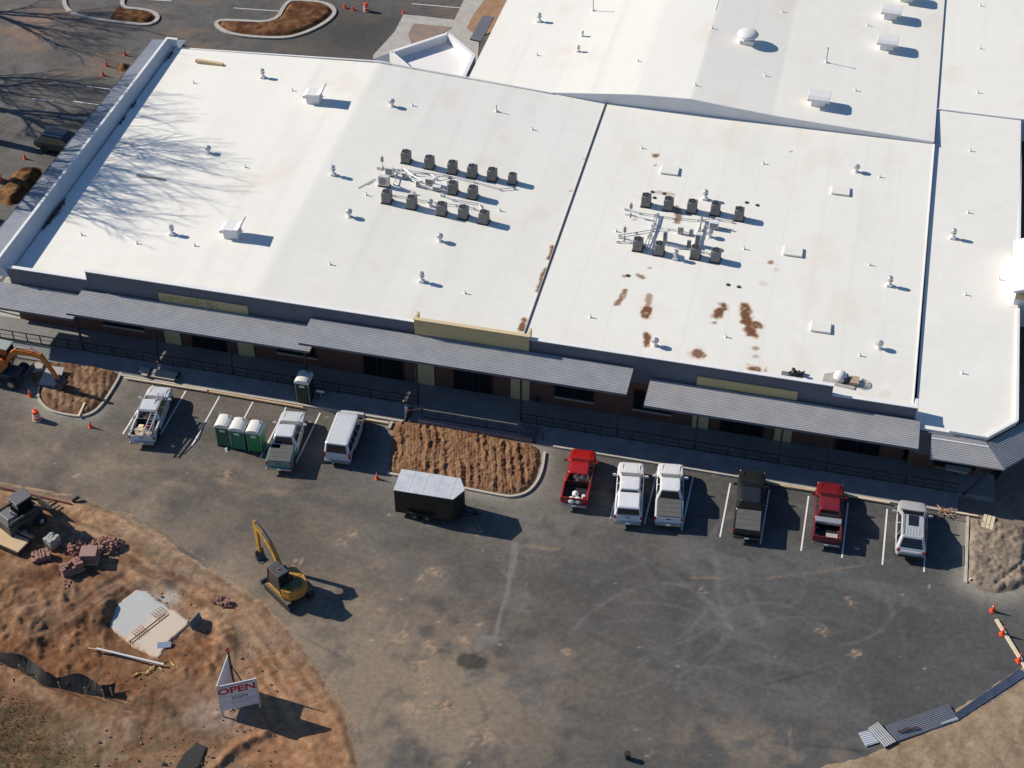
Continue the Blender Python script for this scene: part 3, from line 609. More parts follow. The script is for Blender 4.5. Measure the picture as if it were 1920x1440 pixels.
# ---- canopies of ribbed metal, their ribs running along the building
def ribbed(mb, x0, x1, y0, y1, z0, z1, pitch=.19, h=.045, skew=None):
    n = int((y1-y0)/pitch); prof = []
    for k in range(n):
        a = y0+(y1-y0)*k/n; s = (y1-y0)/n
        for u, v in ((0, 0), (.55, 0), (.65, h), (.9, h), (1, 0)):
            y = a+s*u; t = (y-y0)/(y1-y0); prof.append((y, z0+(z1-z0)*t+v))
    top = prof; bot = [(p[0], p[1]-.10) for p in (prof[-1], prof[0])]
    P = top; m = len(P)
    xa = (lambda y: x0) ; xb = (lambda y: x1)
    if skew: xb = lambda y: skew(y)
    vs = []
    for y, z in P: vs += [(xa(y), y, z), (xb(y), y, z)]
    fs = [(2*k, 2*k+1, 2*k+3, 2*k+2) for k in range(m-1)]
    b = len(vs); vs += [(xa(y0), y0, z0-.14), (xb(y0), y0, z0-.14), (xa(y1), y1, z1-.14), (xb(y1), y1, z1-.14)]
    fs += [(b+1, b, b+2, b+3), (b, b+1, 1, 0), (b+3, b+2, 2*m-2, 2*m-1)]
    fs += [tuple([b]+[2*k for k in range(m)]+[b+2])[::-1], tuple([b+1]+[2*k+1 for k in range(m)]+[b+3])]
    mb.add(vs, fs)
CAN = [(-64.5, -55.55, 4.22, M_CANOPY, 'leftmost low canopy beside the orange machine'), (-56.0, -36.15, 4.74, M_CANOPY, 'grey canopy behind the portable toilets'), (-36.95, -11.9, 5.46, M_CANOPY, 'high grey canopy over the central landing'),
       (-10.6, 9.05, 4.66, M_CANOPY_L, 'pale ribbed canopy above the right row of pickups')]
for x0, x1, z, m, lab in CAN:
    mb = MB(); ribbed(mb, x0, x1, 85.8, YF-.16, z, z+.05); c = inb(mb.build('canopy', m)); c['label'] = lab
    MB().box(((x0+x1)/2, 85.78, z-.10), (x1-x0, .05, .2)).build('gutter', M_FASCIA, c)
# posts
POSTS = [(157, 657, 4.0), (298.5, 681, 4.6), (438, 702, 4.6), (581, 720, 4.6), (784, 760, 5.3), (976, 792, 5.3), (1156, 820, 5.3), (1301.7, 846, 4.5), (1457.5, 872, 4.5), (1546.7, 887, 4.5), (1697, 905, 3.9)]
px_ = []
for k, (a, b, z) in enumerate(POSTS):
    x = G(a, b, .45)[0]; px_.append(x)
    inb(MB().box((x, 86.42, (z+.45)/2), (.14, .14, z-.45)).build('canopy_post', M_DARKM))
inb(MB().tube((12.9, 86.3, .4), (14.6, 86.2, 3.9), .09, 8).build('leaning_post', M_DARKM))
# guard rails, one per bay
rx = [-64.0]+px_+[12.6]
names = ['leftmost bay beside the sunny porch floor', 'behind the left soil bed', 'behind the white ladder pickup', 'left of the green toilet on the sidewalk', 'behind the white van', 'LANDING',
         'behind the bright red pickup', 'behind the two white pickups', 'behind the black pickup', 'behind the dark red pickup', 'left of the silver SUV', 'behind the silver SUV']
def rail(x0, x1, y, lab, m=M_DARKM, z=.44, top=None):
    t = thing('guard_rail', lab, 'railing', ((x0+x1)/2, y, z), 0, 'dark guard rails along the porch'); n = max(2, round((x1-x0)/1.22)); L = x1-x0
    for k in range(1, n): MB().box((-L/2+L*k/n, 0, .47), (.07, .07, .94)).build('upright', m, t)
    MB().box((0, 0, .93), (L-.2, .07, .06)).build('top_rail', top or m, t); MB().box((0, 0, .10), (L-.2, .05, .05)).build('bottom_rail', m, t)
    MB().box((0, 0, .5), (L-.2, .03, .03)).build('middle_rail', m, t); return t
for k in range(len(rx)-1):
    if names[k] == 'LANDING': continue
    rail(rx[k], rx[k+1], YP-.03, 'dark metal guard rail '+names[k])
rail(-27.25, -19.7, 85.02, 'guard rail with sunlit top along the central landing above the soil bed', z=.5, top=mat('sunlit_rail_top', (.40, .36, .30), .7))  # paler top rail, sunlight put into its colour
t = thing('stair_rail', 'reddish stair rail at the left end of the central landing', 'railing', (-27.3, 85.05, 0))
MB().path([(0, 0, 1.45), (-1.2, -.05, 1.0)], .045).build('top_rail', mat('red_brown_paint', (.38, .17, .12), .7), t); MB().box((-1.2, -.05, .5), (.06, .06, 1.)).box((0, 0, .95), (.06, .06, .95)).build('posts', M_DARKM, t)
t = thing('stair_rail', 'dark stair rail descending at the right end of the central landing', 'railing', (-19.6, 85.05, 0))
mb = MB().path([(0, 0, 1.42), (1.75, 0, .95), (1.75, 0, 0)], .04)
for k in range(9): mb.tube((.2*k, 0, .5-.06*k), (.2*k, 0, 1.4-.055*k), .015, 4)
mb.build('bars', M_DARKM, t)
# ---- canopy along the left side of the building (blue-grey metal)
mb = MB(); x0, x1 = XL-4.55, XL-.9
vs = []; n = 150
for k in range(n+1):
    y = 89+(YB+4.2-89)*k/n
    for u, h in ((0, 0), (.5, 0), (.6, .012), (.9, .012)):
        yy = y+u*.25; vs += [(x0, yy, 3.95+h+.0*yy), (x1, yy, 4.35+h)]
fs = [(2*k, 2*k+1, 2*k+3, 2*k+2) for k in range(len(vs)//2-1)]; mb.add(vs, fs)
inb(mb.build('side_canopy', M_CANOPY_B)); inb(MB().box((x0, 108.4, 3.88), (.06, 38.8, .2)).box((XL-2.4, YB+4.1, 3.9), (3, .06, .2)).build('side_canopy_edge', M_FASCIA))
mb = MB()
for k in range(8): mb = MB().box((x0+.2, 90+5.1*k, 2), (.14, .14, 3.8)); inb(mb.build('side_canopy_post', M_DARKM))
struct(MB().box((XL-1.9, 107, .03), (4.2, 42, .22)).build('side_walk', M_CONC))

# ================================================================== RIGHT WING
RW = [(XR+.27, 88.2), (13.8, 88.2), (15.8, 90.3), (15.8, 129.2), (XR+.02, 129.2)]
def zrw(x, y): return 4.50+(y-88.85)*.0375
wing = thing('right_wing', 'lower white roofed wing at the right end with clipped front corner', 'building', (XR, 87.75, 0))
def inw(o): o.parent = wing; o.location = (-XR, -87.75, 0); return o
def roofpart(name, poly, zf, parent_fn, seed):
    P = np.array(poly); xs = np.arange(P[:, 0].min(), P[:, 0].max()+.01, .3); ys = np.arange(P[:, 1].min(), P[:, 1].max()+.01, .3)
    m = MB().prism(poly, [zf(*p)-.3 for p in poly], [zf(*p) for p in poly]); return parent_fn(m.build(name, mat('white_wing_membrane', (.795, .785, .725), .62, col2=(.755, .745, .69), scale=.25, fine=.03, fscale=.8)))
roofpart('roof', RW, zrw, inw, 0)
mb = MB()
def edge(mb, a, b, z0, z1, w=.18, h=.3): mb.bar((a[0], a[1], z0), (b[0], b[1], z1), w, h)
E2 = [RW[0], RW[1], RW[2]]
edge(mb, RW[1], RW[2], 4.62, 4.68, .2, .2); edge(mb, (11.1, 88.25), RW[1], 4.6, 4.6, .2, .14); edge(mb, RW[2], (15.8, 103.0), 4.68, 5.02, .22, .24); edge(mb, (15.8, 108.5), RW[3], 5.2, 5.78, .22, .24)
inw(mb.build('roof_curb', M_WHITE2))
mb = MB().prism([(XR+.3, 88.4), (13.6, 88.4), (15.85, 90.45), (15.85, 129), (XR+.3, 129)], 0, [4.2, 4.2, 4.2, 5.3, 5.3]); inw(mb.build('walls', M_BRICK))
mb = MB(); ribbed(mb, 9.98, 0, 85.75, 88.15, 4.0, 4.28, pitch=.16, skew=lambda y: 15.1-(y-85.75)*.585); inw(mb.build('corner_canopy', M_CANOPY_L))
inw(MB().bar((9.98, 87.55, 4.27), (13.95, 87.55, 4.27), .08, .03).build('canopy_flashing', M_WHITE2))
# diagonal canopy around the clipped corner
mb = MB(); vs = []; n = 15
for k in range(n):
    for u, h in ((0, 0), (.55, 0), (.65, .06), (.9, .06)):
        q = (k+u)/n; vs += [(15.12-1.26*q, 85.76+2.15*q, 4.0+.28*q+h), (19.4-1.26*q, 90.5+2.15*q, 4.0+.28*q+h)]
mb.add(vs, [(2*k, 2*k+1, 2*k+3, 2*k+2) for k in range(len(vs)//2-1)]); inw(mb.build('diagonal_canopy', M_CANOPY))
inw(MB().box((10.35, 88.1, 3.2), (3.1, .12, 2.2)).build('deep_fascia', M_FASCIA))
inw(MB().box((12.1, 88.36, 2.2), (3.0, .06, 2.4)).build('shopfront', M_GLASSD))
# white gabled tower at the right border
tw = thing('white_gable_tower', 'bright white gabled roof structure cut by the right border', 'tower', (16.75, 106.3, 0))
MB().prism([(-1.35, -2.8), (3, -2.8), (3, 3.2), (-1.35, 3.2)], 3, 6.6, [(-1.35, -2.8), (3, -2.8), (3, 3.2), (-1.35, 3.2)]).build('walls', M_WHITE2, tw)
MB().add([(-1.6, -3.2, 6.4), (-1.6, 3.6, 6.4), (3.4, 3.6, 8.6), (3.4, -3.2, 8.6), (-1.6, -3.2, 6.6), (-1.6, 3.6, 6.6), (3.4, 3.6, 8.8), (3.4, -3.2, 8.8)], [(0, 1, 2, 3), (7, 6, 5, 4), (0, 4, 5, 1), (1, 5, 6, 2), (2, 6, 7, 3), (3, 7, 4, 0)]).build('roof_slope', M_WHITE2, tw)
MB().box((-.9, -3.1, 6.1), (.9, .12, .5)).build('bare_wood_panel', M_WOOD, tw)

# ================================================================== REAR BUILDING
def zrb(x, y):
    return float(np.interp(x, [-34.2, -25.5, -18.1, -13.1, -5.6, 8.4, 40], [5.7, 6.35, 7.2, 7.45, 6.8, 6.2, 6.0]))
rb = thing('rear_building', 'taller white roofed block behind the front roof with a low gable', 'building', (-13, YB+.1, 0))
def inr(o): o.parent = rb; o.location = (13, -YB-.1, 0); return o
kx = [-34.0, -30, -25.5, -22, -18.1, -13.1, -9, -5.6, 0, 8.4]; vs = []; fs = []
ya = YB+.12; xs_ = np.array(kx)
xs = np.unique(np.concatenate([np.arange(-34.0, 8.4, .4), kx])); ys = np.arange(ya, 175, .4); X, Y = np.meshgrid(xs, ys)
Z = np.interp(X, [-34.2, -25.5, -18.1, -13.1, -5.6, 8.4], [5.7, 6.35, 7.2, 7.45, 6.8, 6.2])
def roofcol(X, Y, s):
    C = np.empty(X.shape+(3,)); C[...] = np.array([.795, .785, .72]); C *= (1-.04*(fbm(X*.1, Y*.05, s)-.5)*2)[..., None]
    for k in np.arange(-34, 30, 3.1): C *= (1-.04*np.exp(-((X-k-.1*np.sin(Y*.2))/.12)**2)*(.3+fbm(X*.3, Y*.8, s+1)))[..., None]
    return mix(C, (.72, .63, .52), .4*ss(.6, .8, fbm(X*.3, Y*.2, s+2)))
C = roofcol(X, Y, 901)
for px, py in ((1090, 85), (1110, 95), (1120, 88)):
    cx, cy = G(px, py, 6.8); C = mix(C, (.72, .55, .42), .3*np.exp(-((X-cx)/.15)**2-((Y-cy)/1.0)**2))
inr(grid_mesh('roof', xs, ys, Z, C, M_ROOF, smooth=False))
mb = MB(); n = 30
for k in range(n):
    x0 = -25.6+34*k/n; x1 = -25.6+34*(k+1)/n; g0, g1 = zrb(x0, 0), zrb(x1, 0)
    mb.add([(x0, YB+.02, 4.5), (x1, YB+.02, 4.5), (x1, YB+.02, g1+.02), (x0, YB+.02, g0+.02), (x0, YB+.14, 4.5), (x1, YB+.14, 4.5), (x1, YB+.14, g1+.02), (x0, YB+.14, g0+.02)], [(0, 1, 2, 3), (3, 2, 6, 7), (5, 4, 7, 6)])
inr(mb.build('gable_wall', mat('white_gable_membrane', (.70, .70, .70), .6, col2=(.62, .62, .63), scale=.4)))
inr(MB().box((-33.9, 150, 2.8), (.2, 52, 5.6)).box((8.3, 126.4, 3), (.2, 5.6, 5.9)).build('side_walls', M_FASCIA))
xs = np.arange(8.4, 40, .5); ys = np.arange(129.3, 175, .5); X, Y = np.meshgrid(xs, ys); inr(grid_mesh('roof_extension', xs, ys, 6.06+0*X, roofcol(X, Y, 951), M_ROOF, smooth=False))
inr(MB().box((24, 129.28, 5.0), (31.2, .14, 2.16)).box((12.3, 129.24, 6.1), (7.8, .1, .1)).build('extension_wall', M_WHITE2))
inr(MB().bar((-13.2, 140, 7.49), (-13.2, 174, 7.49), .05, .01).build('ridge_line', M_WHITE2))
# entrance block between the buildings
ent = thing('entrance_block', 'small angular white parapet roof tucked behind the front roof ridge', 'building', (-38, 129, 0))
PT = [(733, 97), (840, 62), (888, 103), (868, 146), (780, 137)]
pw = [G(*p, 5.6) for p in PT]; pl = [(p[0]+38, p[1]-129) for p in pw]
MB().prism(pl, 0, 4.7).build('walls', M_WHITE2, ent)
mb = MB(); n = len(pl); cx = sum(p[0] for p in pl)/n; cy = sum(p[1] for p in pl)/n
for k in range(n):
    if k == 3: continue
    a, b = pl[k], pl[(k+1) % n]; mb.bar((a[0], a[1], 5.1), (b[0], b[1], 5.1), .35, 1.0)
mb.build('parapet', M_WHITE2, ent); MB().prism([(cx+(p[0]-cx)*.93, cy+(p[1]-cy)*.93) for p in pl], 4.4, 4.72).build('roof', mat('entrance_roof_membrane', (.80, .78, .75), .6), ent)
mb = MB(); q = [G(*p, 3.6) for p in ((698, 111), (737, 97), (765, 122), (740, 121))]; mb.prism([(p[0]+38, p[1]-129) for p in q], 3.5, 3.6)
mb.build('ribbed_porch_roof', M_CANOPY_B, ent)
q = [G(*p, 3.5) for p in ((905, 28), (926, 31), (902, 76), (881, 72))]
tag(MB().prism(q, 3.3, 3.45).build('flat_awning', M_FASCIA), 'dark flat awning beside the orange soil strip behind the roof', 'awning')

# ================================================================== ROOF EQUIPMENT
random.seed(11)
# --- condensers
def make_ac():
    t = thing('condenser_unit', 'x', 'air conditioner', (0, 0, 0), 0, 'condenser units on the white roof')
    MB().prism([(-.42+.1*a, -.42+.1*b) if 0 else p for p in [(-.40, -.44), (.40, -.44), (.44, -.40), (.44, .40), (.40, .44), (-.40, .44), (-.44, .40), (-.44, -.40)] for a, b in ((0, 0),)], .08, .98).build('cabinet', M_ACG, t, bevel=.03)
    MB().lathe([(.37, .98), (.37, 1.03), (.42, 1.03), (.42, .975)], n=20).build('fan_ring', M_GREY, t)
    f = MB().cyl((0, 0, .985), .36, .02, 20).build('fan_opening', M_ACD, t); b = MB()
    for k in range(3): b.at((0, 0, 1.0), k*2.094).box((.17, 0, 0), (.30, .13, .02))
    b.T = None; b.cyl((0, 0, 1.0), .06, .04, 8); b.build('fan_blade', mat('dull_fan', (.13, .13, .14), .4, .5), f)
    l = MB()
    for k in range(9):
        z = .16+.085*k; l.box((0, 0, z), (.895, .80, .02)); l.box((0, 0, z), (.80, .895, .02))
    l.build('louvres', M_GREY, t)
    MB().box((0, 0, .04), (1.0, 1.0, .08)).build('base_pad', M_BLKP, t); return t
ac = make_ac(); first = True
def place_ac(px, py, lab, s=1.0):
    global first
    o = ac if first else copy_tree(ac); first = False
    o.location = on_roof(px, py); o.rotation_euler = (0, 0, random.uniform(-.04, .04)); o.scale = (s*.87, s*.87, s*1.02); o['label'] = lab
rowsL = [('back', [(585, 240), (795, 290), (1002, 335), (1180, 370), (1358, 400), (1540, 430)]), ('middle', [(1005, 520), (1185, 560)]), ('front', [(412, 600), (637, 650), (905, 710), (1100, 740), (1285, 785)])]
rowsR = [('back', [(487, 310), (738, 350), (1002, 380), (1265, 405), (1530, 465)]), ('front', [(395, 805), (635, 855), (1040, 895), (1268, 930)])]
for nm, pts in rowsL:
    for k, (u, v) in enumerate(pts): place_ac(640+u/4.8, 260+v/4.8-7, f'taupe condenser, {ORD[k]} from the left in the {nm} row of the left cluster', .86 if (nm == 'back' and k == 5) else 1)
for nm, pts in rowsR:
    for k, (u, v) in enumerate(pts): place_ac(1130+u/6, 340+v/6-7, f'taupe condenser, {ORD[k]} from the left in the {nm} row of the right cluster')
# --- piping, conduit and stands in the clusters
def rp(px, py, h=0): x, y, z = on_roof(px, py); return (x, y, z+h)
def conduit(lab, pts, h=.14, r=.035, m=M_ALU):
    mb = MB(); P = [rp(*p, h) for p in pts]; mb.path(P, r, 6)
    for p in P[::1]: mb.box((p[0], p[1], p[2]-h/2), (.22, .12, h))
    q = mb.build('pipe_run', m); tag(q, lab, 'pipe', 'pipe runs between the condensers')
C1 = lambda u, v: (640+u/4.8, 260+v/4.8); C2 = lambda u, v: (1130+u/6, 340+v/6)
conduit('pipe run just in front of the back row, left cluster', [C1(*p) for p in ((330, 275), (520, 290), (760, 320), (980, 350), (1200, 400), (1430, 465), (1560, 455))])
conduit('white pipe run beside the middle row, left cluster', [C1(*p) for p in ((660, 330), (800, 335), (850, 370), (950, 350), (960, 400))], .2)
conduit('pipe run behind the front row, left cluster', [C1(*p) for p in ((470, 520), (640, 555), (860, 590), (1040, 610), (1200, 640))], .16)
conduit('short angled pipe run left of the middle row, left cluster', [C1(*p) for p in ((480, 300), (600, 360), (700, 430), (790, 460))], .2)
conduit('crossing pipe run near the grey boxes, left cluster', [C1(*p) for p in ((500, 340), (480, 420), (540, 460), (660, 500))], .22)
conduit('diagonal pipe run at the centre of the left cluster', [C1(*p) for p in ((560, 290), (640, 350), (720, 400))], .25, .05)
conduit('loose pipe pair with square ends, left cluster front', [C1(*p) for p in ((920, 450), (900, 520), (1010, 560), (1240, 600), (1260, 650))], .14)
conduit('pipe run under the back row, right cluster', [C2(*p) for p in ((260, 325), (420, 370), (600, 400), (800, 430), (1080, 450), (1300, 440), (1460, 470))])
conduit('left riser pipe joining both rows, right cluster', [C2(*p) for p in ((620, 390), (590, 500), (540, 620), (500, 770))], .25, .05)
conduit('second left riser pipe, right cluster', [C2(*p) for p in ((590, 400), (560, 520), (515, 640), (470, 740))], .25, .04)
conduit('right riser duct of the right cluster', [C2(*p) for p in ((1110, 440), (1090, 560), (1050, 660), (1040, 740))], .3, .09)
conduit('long pipe in the middle of the right cluster', [C2(*p) for p in ((190, 620), (380, 590), (560, 560), (720, 545), (860, 570), (1000, 600))], .14)
conduit('front left pipe of the right cluster', [C2(*p) for p in ((170, 690), (320, 700), (460, 720))], .12)
conduit('pipe in front of the middle boxes, right cluster', [C2(*p) for p in ((720, 720), (860, 760), (980, 770), (1100, 800), (1210, 830))], .14)
conduit('pipe loop right of the right riser', [C2(*p) for p in ((1130, 560), (1150, 520), (1230, 515), (1350, 540), (1460, 560))], .14)
def rbox(name, px, py, d, lab, m=M_WHITE, rz=0, z=0, cat='box', grp='electrical boxes on the roof'):
    x, y, zz = on_roof(px, py); t = thing(name, lab, cat, (x, y, zz+z), rz, grp)
    MB().box((0, 0, d[2]/2+.1), d).build('cabinet', m, t, bevel=.02); MB().box((0, -d[1]/2-.012, d[2]/2+.1), (d[0]*.8, .02, d[2]*.75)).build('door_panel', M_GREY, t)
    MB().box((-d[0]*.35, 0, .05), (.08, d[1], .1)).box((d[0]*.35, 0, .05), (.08, d[1], .1)).build('feet', M_BLKP, t)
for (u, v, d, lab) in ((435, 330, (.7, .35, .7), 'pale upright box left of the pipes, left cluster'), (800, 410, (.75, .5, .55), 'dark fronted box in the centre of the left cluster'), (690, 430, (.3, .25, .5), 'narrow grey box between crossing pipes, left cluster'),
                     (570, 360, (.35, .3, .55), 'small galvanised box behind the crossing pipes, left cluster'), (860, 465, (.7, .4, .35), 'low pale box left of the middle row, left cluster')):
    rbox('electrical_box', *C1(u, v), d, lab)
for (u, v, d, lab) in ((700, 690, (.32, .5, 1.2), 'tall narrow duct box in the middle of the right cluster'), (875, 590, (.5, .2, .6), 'square panel box standing in the right cluster centre'), (995, 600, (.35, .2, .5), 'small panel box left of the right riser'),
                     (1065, 720, (.4, .4, 1.1), 'upright duct box at the foot of the right riser'), (1250, 525, (.75, .5, .55), 'dark fronted box under the back row, right cluster'), (970, 730, (.35, .25, .6), 'pale box beside the duct box, right cluster')):
    rbox('electrical_box', *C2(u, v), d, lab)
# mini split unit
x, y, z = on_roof(*C1(388, 425)); t = thing('fan_coil_unit', 'beige side blowing condenser with round grille left of the left cluster', 'air conditioner', (x, y, z))
MB().box((0, 0, .55), (.95, .38, .95)).build('cabinet', mat('beige_metal', (.62, .60, .55), .5), t, bevel=.03); MB().at((-.1, -.2, .55), 0, R(90)).cyl((0, 0, -.01), .33, .03, 18).build('grille', M_GREY, t); MB().box((0, 0, .04), (1.05, .5, .08)).build('feet', M_BLKP, t)
# strut stands with disconnect switches
for n_, (px, py, lab) in enumerate(((*C1(370, 270), 'leaning strut stand at the left tip of the left cluster'), (*C2(310, 385), 'strut stand left of the back row, right cluster'), (*C2(240, 650), 'strut stand left of the front row, right cluster'))):
    x, y, z = on_roof(px, py); t = thing('strut_stand', lab, 'stand', (x, y, z), 0, 'strut stands with switches')
    MB().tube((0, 0, 0), (.05, 0, 1.35), .035).tube((-.45, 0, .06), (.5, 0, .06), .03).tube((0, -.3, .03), (0, .3, .03), .03).build('frame', M_ALU, t); MB().box((.05, -.08, 1.0), (.22, .14, .42)).build('switch_box', M_GREY, t)
x, y, z = on_roof(*C1(230, 410)); tag(MB().tube((x-.55, y-.75, z+.05), (x+.45, y+.85, z+.06), .03).tube((x+.0, y-.1, z+.05), (x+.4, y+.5, z+.05), .025).build('loose_pipes', M_ALU), 'two thin loose pipes lying left of the left cluster', 'pipe')

# --- turbine vents, capped flues
def turbine(lab, px, py, fn=zroof, s=1.):
    x, y, z = on_roof(px, py, fn); t = thing('turbine_vent', lab, 'roof vent', (x, y, z), random.uniform(0, 3), 'round turbine vents'); t.scale = (s, s, s)
    MB().cyl((0, 0, 0), .26, .03, 14).cyl((0, 0, .03), .15, .28, 14).build('neck', M_WHITE, t)
    prof = [(.10, .30), (.20, .34), (.26, .44), (.27, .54), (.22, .65), (.10, .72), (.02, .73)]
    MB().lathe(prof, n=14).build('turbine', M_ALU, t); f = MB()
    for k in range(12):
        a = 2*math.pi*k/12; f.path([(r*1.04*math.cos(a+i*.07), r*1.04*math.sin(a+i*.07), zz) for i, (r, zz) in enumerate(prof[:-1])], .012, 4)
    f.build('fins', M_WHITE, t)
def flue(lab, px, py, fn=zroof, s=1.):
    x, y, z = on_roof(px, py, fn); t = thing('capped_flue', lab, 'roof vent', (x, y, z), 0, 'capped flues'); t.scale = (s, s, s)
    MB().box((0, 0, .10), (.42, .42, .2)).build('curb', M_WHITE, t, bevel=.02); MB().cyl((0, 0, .2), .13, .55, 12).build('pipe', M_WHITE, t)
    c = MB().lathe([(.20, .66), (.22, .72), (.22, .84), (.16, .92), (.02, .95)], n=14).build('cap', M_ALU, t); MB().lathe([(.23, .52), (.23, .57), (.15, .60)], n=14).build('storm_collar', M_ALU, t)
for px, py, lab in ((391, 287, 'round turbine vent among the branch shadows on the left slope'), (735, 199, 'round turbine vent near the top of the ridge'), (655, 406, 'round turbine vent left of the front condenser row'),
                    (825, 452, 'shiny round turbine vent in front of the left cluster'), (1605, 322, 'turbine vent above the upper right roof hatch'), (1648, 653, 'turbine vent near the front right parapet'),
                    (1228, 648, 'turbine vent beside the brown stain near the front edge'), (1330, 444, 'turbine vent inside the right cluster')): turbine(lab, px, py)
for px, py, lab in ((493, 146, 'capped flue near the timber at the rear left'), (625, 328, 'capped flue on the ridge left of the cluster'), (323, 440, 'capped flue left of the finned scoop hood'), (791, 528, 'capped flue in front of the left cluster by itself'),
                    (1322, 374, 'capped flue above the right cluster'), (1667, 536, 'capped flue below the lower middle hatch on the right'), (1266, 486, 'capped flue in the front row shadow of the right cluster')): flue(lab, px, py)
flue('capped flue on right wing', 1786, 447, zrw); flue('capped flue at the left of the rear roof', 1011, 41, zrb); flue('small mushroom flue beside rust streaks on the rear roof', 1084, 97, zrb, .7); flue('slim flue post above the rust streaks on the rear roof', 1092, 68, zrb, .6)
x, y, z = on_roof(805, 570/1+0); x, y, z = on_roof(*C1(800, 600)); turbine('small bright turbine between the front and middle rows, left cluster', *C1(800, 605), s=.9)
# --- small vent pipes
def make_pipe():
    t = thing('vent_pipe', 'x', 'vent pipe'); MB().lathe([(.12, 0), (.11, .03), (.055, .08), (.05, .28), (.035, .28), (.03, .2)], n=10).build('pipe', M_WHITE, t); return t
pipe0 = make_pipe(); used = [False]
ZONES = [('left slope', zroof, [(363, 156), (548, 170), (258, 296), (460, 314), (153, 441), (257, 457), (365, 461)]),
         ('middle roof', zroof, [(773, 198), (998, 243), (687, 366), (937, 395), (619, 496), (872, 550)]),
         ('stained roof', zroof, [(1203, 278), (1155, 434), (1431, 307), (1649, 332), (1395, 467), (1107, 595), (1630, 497), (1361, 632), (1612, 667)]),
         ('rear roof', zrb, [(1007, 104), (1196, 115), (1467, 22), (1627, 48), (1335, 53), (1435, 142), (1304, 160), (1604, 170)]),
         ('far right extension', lambda x, y: 6.06, [(1838, 11), (1837, 91), (1833, 174)]),
         ('the right wing roof', zrw, [(1819, 283), (1815, 399), (1810, 553), (1804, 700), (1873, 524)])]
for zn, fn, pts in ZONES:
    pts = sorted(pts)
    for k, (px, py) in enumerate(pts):
        o = copy_tree(pipe0) if used[0] else pipe0; used[0] = True
        o.location = on_roof(px, py, fn); o['label'] = f'small white vent pipe, {ORD[k]} from the left on the {zn}'; o['group'] = 'small vent pipes on the white roofs'
# --- low roof hatches
for k, (px, py, lab) in enumerate(((1256, 321, 'upper left, below the round rust spot'), (1576, 359, 'upper right'), (1487, 473, 'middle, right of the right cluster'), (1539, 615, 'lowest, left of the lone turbine vent'))):
    x, y, z = on_roof(px, py); t = thing('roof_hatch', 'low white rectangular skylight curb, '+lab, 'skylight', (x, y, z), R(1), 'low white skylights')
    MB().box((0, 0, .07), (1.5, 1.15, .14)).build('curb', M_ROOFT, t); MB().prism([(-.77, -.6), (.77, -.6), (.77, .6), (-.77, .6)], .14, .17, [(-.74, -.57), (.74, -.57), (.74, .57), (-.74, .57)]).build('lid', M_ROOFT, t)
# --- box hoods
def gravity_hood(px, py, lab, fn=zrb):
    x, y, z = on_roof(px, py, fn); t = thing('gravity_hood', lab, 'roof hood', (x, y, z), 0, 'white box hoods on the rear roof')
    MB().box((0, 0, .25), (1.25, 1.1, .5)).build('curb', M_WHITE, t, bevel=.02); MB().box((0, 0, .62), (1.05, .95, .35)).build('throat', M_WHITE, t)
    MB().sprism([(-.95, .72), (.85, .72), (.85, .95), (.5, 1.12), (-.6, 1.15), (-.95, .95)], -.98, .98).build('hood', M_WHITE, t, bevel=.03)
gravity_hood(1534, 195, 'white box hood nearest the gable step wall'); gravity_hood(1662, 90, 'white box hood, lowest of the stack at upper right'); gravity_hood(1669, 33, 'white box hood, second of the stack at upper right'); gravity_hood(1700, 0, 'white box hood cut off by the top border')
def scoop(px, py, lab):
    x, y, z = on_roof(px, py); t = thing('scoop_hood', lab, 'roof hood', (x, y, z), R(2), 'finned scoop hoods')
    MB().box((0, 0, .3), (1.25, 1.0, .6)).build('curb', M_WHITE, t, bevel=.02)
    # scoop opening towards +x: curved top with a tall flared lip
    mb = MB(); pr = [(-.85, .62), (-.9, .80), (-.55, .98), (-.1, 1.0), (.35, 1.02), (.75, 1.15), (.95, 1.45), (1.0, 1.62)]
    rs = [[(px_, -.62-.05*i/7, pz) , (px_, .62+.05*i/7, pz), (px_+.04, .62+.05*i/7, pz-.06), (px_+.04, -.62-.05*i/7, pz-.06)] for i, (px_, pz) in enumerate(pr)]
    mb.rings(rs); mb.build('scoop_top', M_WHITE, t)
    for s in (-1, 1): MB().prism([(-.9, 0), (.95, 0), (.95, .03), (-.9, .03)], .55, .6).at((0, s*.62-.015, 0)).add([(-.85, 0, .6), (.6, 0, .6), (.98, 0, 1.55), (.7, 0, 1.1), (-.1, 0, .98), (-.85, 0, .75), (-.85, .03, .6), (.6, .03, .6), (.98, .03, 1.55), (.7, .03, 1.1), (-.1, .03, .98), (-.85, .03, .75)],
        [(0, 1, 2, 3, 4, 5), (11, 10, 9, 8, 7, 6), (0, 6, 7, 1), (1, 7, 8, 2), (2, 8, 9, 3), (3, 9, 10, 4), (4, 10, 11, 5), (5, 11, 6, 0)]).build('scoop_cheek', M_WHITE, t)
scoop(590, 190, 'white flared scoop hood near the rear edge of the left slope'); scoop(437, 442, 'white flared scoop hood near the front of the left slope')
x, y, z = on_roof(1401, 79, zrb); t = thing('dome_exhaust', 'large white domed exhaust on the rear roof', 'roof hood', (x, y, z))
MB().box((0, 0, .2), (1.35, 1.25, .4)).build('curb', M_WHITE, t, bevel=.02); MB().cyl((0, 0, .4), .5, .3, 18).build('throat', M_WHITE, t)
MB().lathe([(.62, .55), (1.0, .78), (1.02, .86), (.85, 1.05), (.5, 1.18), (.02, 1.22)], n=28).build('dome', M_WHITE, t, smooth=True)
